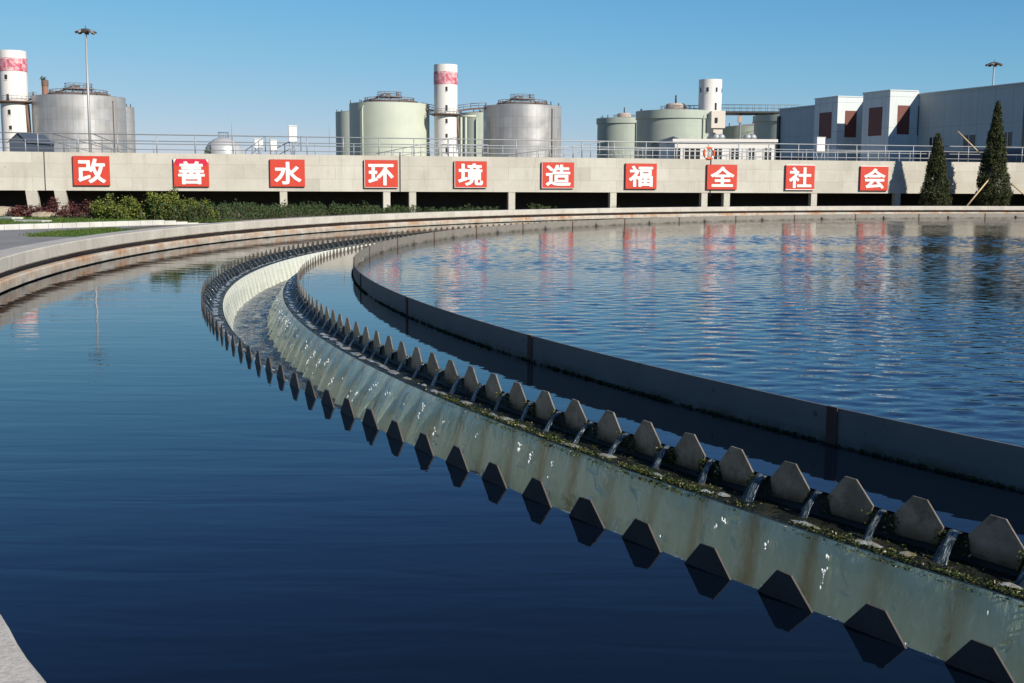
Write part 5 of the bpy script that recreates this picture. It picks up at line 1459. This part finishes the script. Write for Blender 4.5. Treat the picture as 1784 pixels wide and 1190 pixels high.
# pale rocks in the bed
M['rock'] = weathered('pale rock', (0.46, 0.38, 0.27, 1), (0.34, 0.28, 0.2, 1), .9, 2)
for i, (px, py, Y, s_, lb) in enumerate([(10, 372, 48, .55, 'broad pale rock at the left edge of the planting bed'), (33, 374, 47.5, .34, 'small pale rock right of the broad rock'), (80, 376, 46, .36, 'pale rock among the purple shrubs below the first slanted post'), (108, 377, 45.5, .3, 'pale rock among the purple shrubs below the second slanted post')]):
    p = at(px, py, Y); bm = bmesh.new(); bmesh.ops.create_icosphere(bm, subdivisions=3, radius=1)
    for v in bm.verts:
        n_ = noise.noise(v.co * 1.3 + Vector((i * 7, 0, 0))); v.co *= 1 + .3 * n_ + .08 * noise.noise(v.co * 5); v.co = Vector((v.co.x * s_ * 1.5, v.co.y * s_, v.co.z * s_ * .5))
    me = bpy.data.meshes.new('rock'); bm.to_mesh(me); bm.free(); me.materials.append(M['rock'])
    o = link(bpy.data.objects.new('rock', me)); o.location = (p.x, p.y, max(p.z, ground_z(p.x, p.y)) - .0); tag(o, lb, 'rock', 'pale rocks in the planting bed')
# thin concrete slabs lying on the lawn
for px0, px1, py, d_, lb in ((-6, 20, 380.5, .5, 'pale concrete slab lying on the lawn at the left edge'), (24, 73, 386, .5, 'longer pale concrete slab lying on the lawn')):
    z_ = .70; p, q = on_z(px0, py, z_), on_z(px1, py + 1, z_)
    o = MB().box(0, (q - p).length, 0, .45, -.03, .05).build('concrete_slab', M['kerb']); o.location = p; o.rotation_euler = (0, 0, math.atan2((q - p).y, (q - p).x)); tag(o, lb, 'slab', 'pale slabs on the lawn')
# hedge along the foot of the wall: one continuous row, thinning to the right
def hedge_row(px0, px1, yt0, yt1, n, label, seed, dep=2.2, th=.9):
    root = empty('hedge', tuple(WA + WD * wpt(px0, 340)[0] + WN * dep)); root.rotation_euler = (0, 0, WANG)
    tag(root, label, 'hedge'); rg = random.Random(seed); b = MB(); st = MB()
    s0, s1 = wpt(px0, 340)[0], wpt(px1, 340)[0]; L_ = s1 - s0
    plants = int(L_ * 9 * max(1, th / 2))
    for i in range(plants):
        x = rg.uniform(0, L_); y = rg.uniform(-th / 2, th / 2)
        W_ = WA + WD * (s0 + x) + WN * (dep - y); g0 = ground_z(W_.x, W_.y)
        ty = yt0 + (yt1 - yt0) * x / L_ + 5.5 * noise.noise((x * .33, seed, 0)) + 3 * noise.noise((x * 1.3, seed, 3)) + rg.uniform(-2.5, 3.5)
        d = W_.y; hz_ = CAMH + (319.8 + (W_.x / d * FPX) * .0053 - ty) / FPX * d
        hz_ = max(hz_, g0 + .35)
        lx, ly = rg.gauss(0, .12), rg.gauss(0, .12)
        st.tube((x, y, g0 - .05), (x + lx, y + ly, hz_), .012, 4, .004, False)
        for k in range(n):
            t = rg.uniform(.1, 1); zz = g0 + (hz_ - g0) * t; sp = .16 * (1.15 - t) + .03
            leaf(b, Vector((x + lx * t + rg.gauss(0, sp), y + ly * t + rg.gauss(0, sp), zz)), rg.uniform(.035, .085), rg, .9, .45)
    st.build('stems', M['bark'], root); b.build('foliage', M['hedgeleaf'], root)
def rim_hedge(px0, px1, yt0, yt1, per_m, n, label, seed, r0, r1):
    def ang(px):
        d = ray(px, 372); d = Vector((d.x, d.y, 0)).normalized(); oc = -C.to_3d()
        B = oc.dot(d); t = -B + math.sqrt(B * B - oc.length_squared + r0 * r0); p = d * t - C
        return math.atan2(p.y, p.x)
    a0, a1 = ang(px0), ang(px1); pc = C + Vector((math.cos(a0), math.sin(a0), 0)) * r0
    root = empty('hedge', (pc.x, pc.y, 0)); tag(root, label, 'hedge'); rg = random.Random(seed); b = MB(); st = MB()
    L_ = abs(a1 - a0) * r0 if abs(a1 - a0) < 3 else (2 * pi - abs(a1 - a0)) * r0
    da = (a1 - a0 + pi) % (2 * pi) - pi
    for i in range(int(L_ * per_m)):
        f = rg.random(); a = a0 + da * f; r = rg.uniform(r0, r1)
        x, y = C.x + r * math.cos(a), C.y + r * math.sin(a); g0 = ground_z(x, y)
        q = f * L_
        ty = yt0 + (yt1 - yt0) * f + 5 * noise.noise((q * .35, seed, 0)) + 4 * noise.noise((q * 1.4, seed, 3)) + rg.uniform(-2, 4) + (-6 if rg.random() < .05 else 0)
        top = CAMH + (319.8 + (x / y * FPX) * .0053 - ty) / FPX * y
        top = max(top, g0 + .22); lx, ly = rg.gauss(0, .08), rg.gauss(0, .08)
        st.tube((x - pc.x, y - pc.y, g0 - .05), (x - pc.x + lx, y - pc.y + ly, top), .010, 4, .004, False)
        for k in range(n):
            t = rg.uniform(.08, 1); sp = .13 * (1.1 - t) + .02
            leaf(b, Vector((x - pc.x + lx * t + rg.gauss(0, sp), y - pc.y + ly * t + rg.gauss(0, sp), g0 + (top - g0) * t)), rg.uniform(.025, .06), rg, .9, .42)
    st.build('stems', M['bark'], root); b.build('foliage', M['hedgeleaf'], root)
rim_hedge(350, 700, 353, 359, 24, 45, 'dense dark green hedge behind the curved rim, from the bright shrubs to below the 环 sign', 1, 53.3, 55.2)
rim_hedge(702, 884, 359, 362, 13, 40, 'thinner dark green hedge behind the curved rim below the 境 sign', 2, 53.2, 54.6)
hedge_row(898, 942, 353, 357, 48, 'short clump of dark hedge right of a wall post below the 造 sign', 3, 3.0, .9)
for i, (px, yt, lb) in enumerate([(1058, 357, 'small weed at the left foot of the post below the 福 sign'), (1086, 357, 'small weed at the right foot of the post below the 福 sign'), (1245, 356, 'small weed between the two close posts below the 全 sign'), (1287, 357, 'small weed right of the two close posts'), (1311, 358, 'tiny weed below the bare wall between the 全 and 社 signs'), (1340, 358, 'tiny weed left of the post below the 社 sign'), (1437, 357, 'small weed right of the post below the 社 sign'), (1462, 354, 'upright weed below the wall between the 社 and 会 signs'), (1476, 357, 'small weed below the left edge of the 会 sign')]):
    P = WA + WD * wpt(px, 350)[0] + WN * 1.6; g0 = ground_z(P.x, P.y); h = max(.5, at(px, yt, P.y).z - g0)
    shrub('weed', (P.x, P.y, g0), .8, h, 260, M['hedgeleaf'], 70 + i, lb, 'weed', 'weeds at the foot of the wall', (.02, .045), .8, .4)
# small bush beside the dome, and a small conifer on the deck side
p = at(365, 262, 236); q = at(365, 246, 236)
o = shrub('round_bush', (p.x, 236, 0), 2.6, q.z, 900, M['hedgeleaf'], 90, 'dark round bush at the left of the silver dome', 'tree', None, (.15, .3), .4, .2)
p = at(879, 260, 160); o = shrub('round_bush', (p.x, 160, 0), 1.0, p.z, 500, M['conifer'], 91, 'small dark bush showing behind the railing before the silver tank', 'tree', None, (.08, .16), .6, .3)
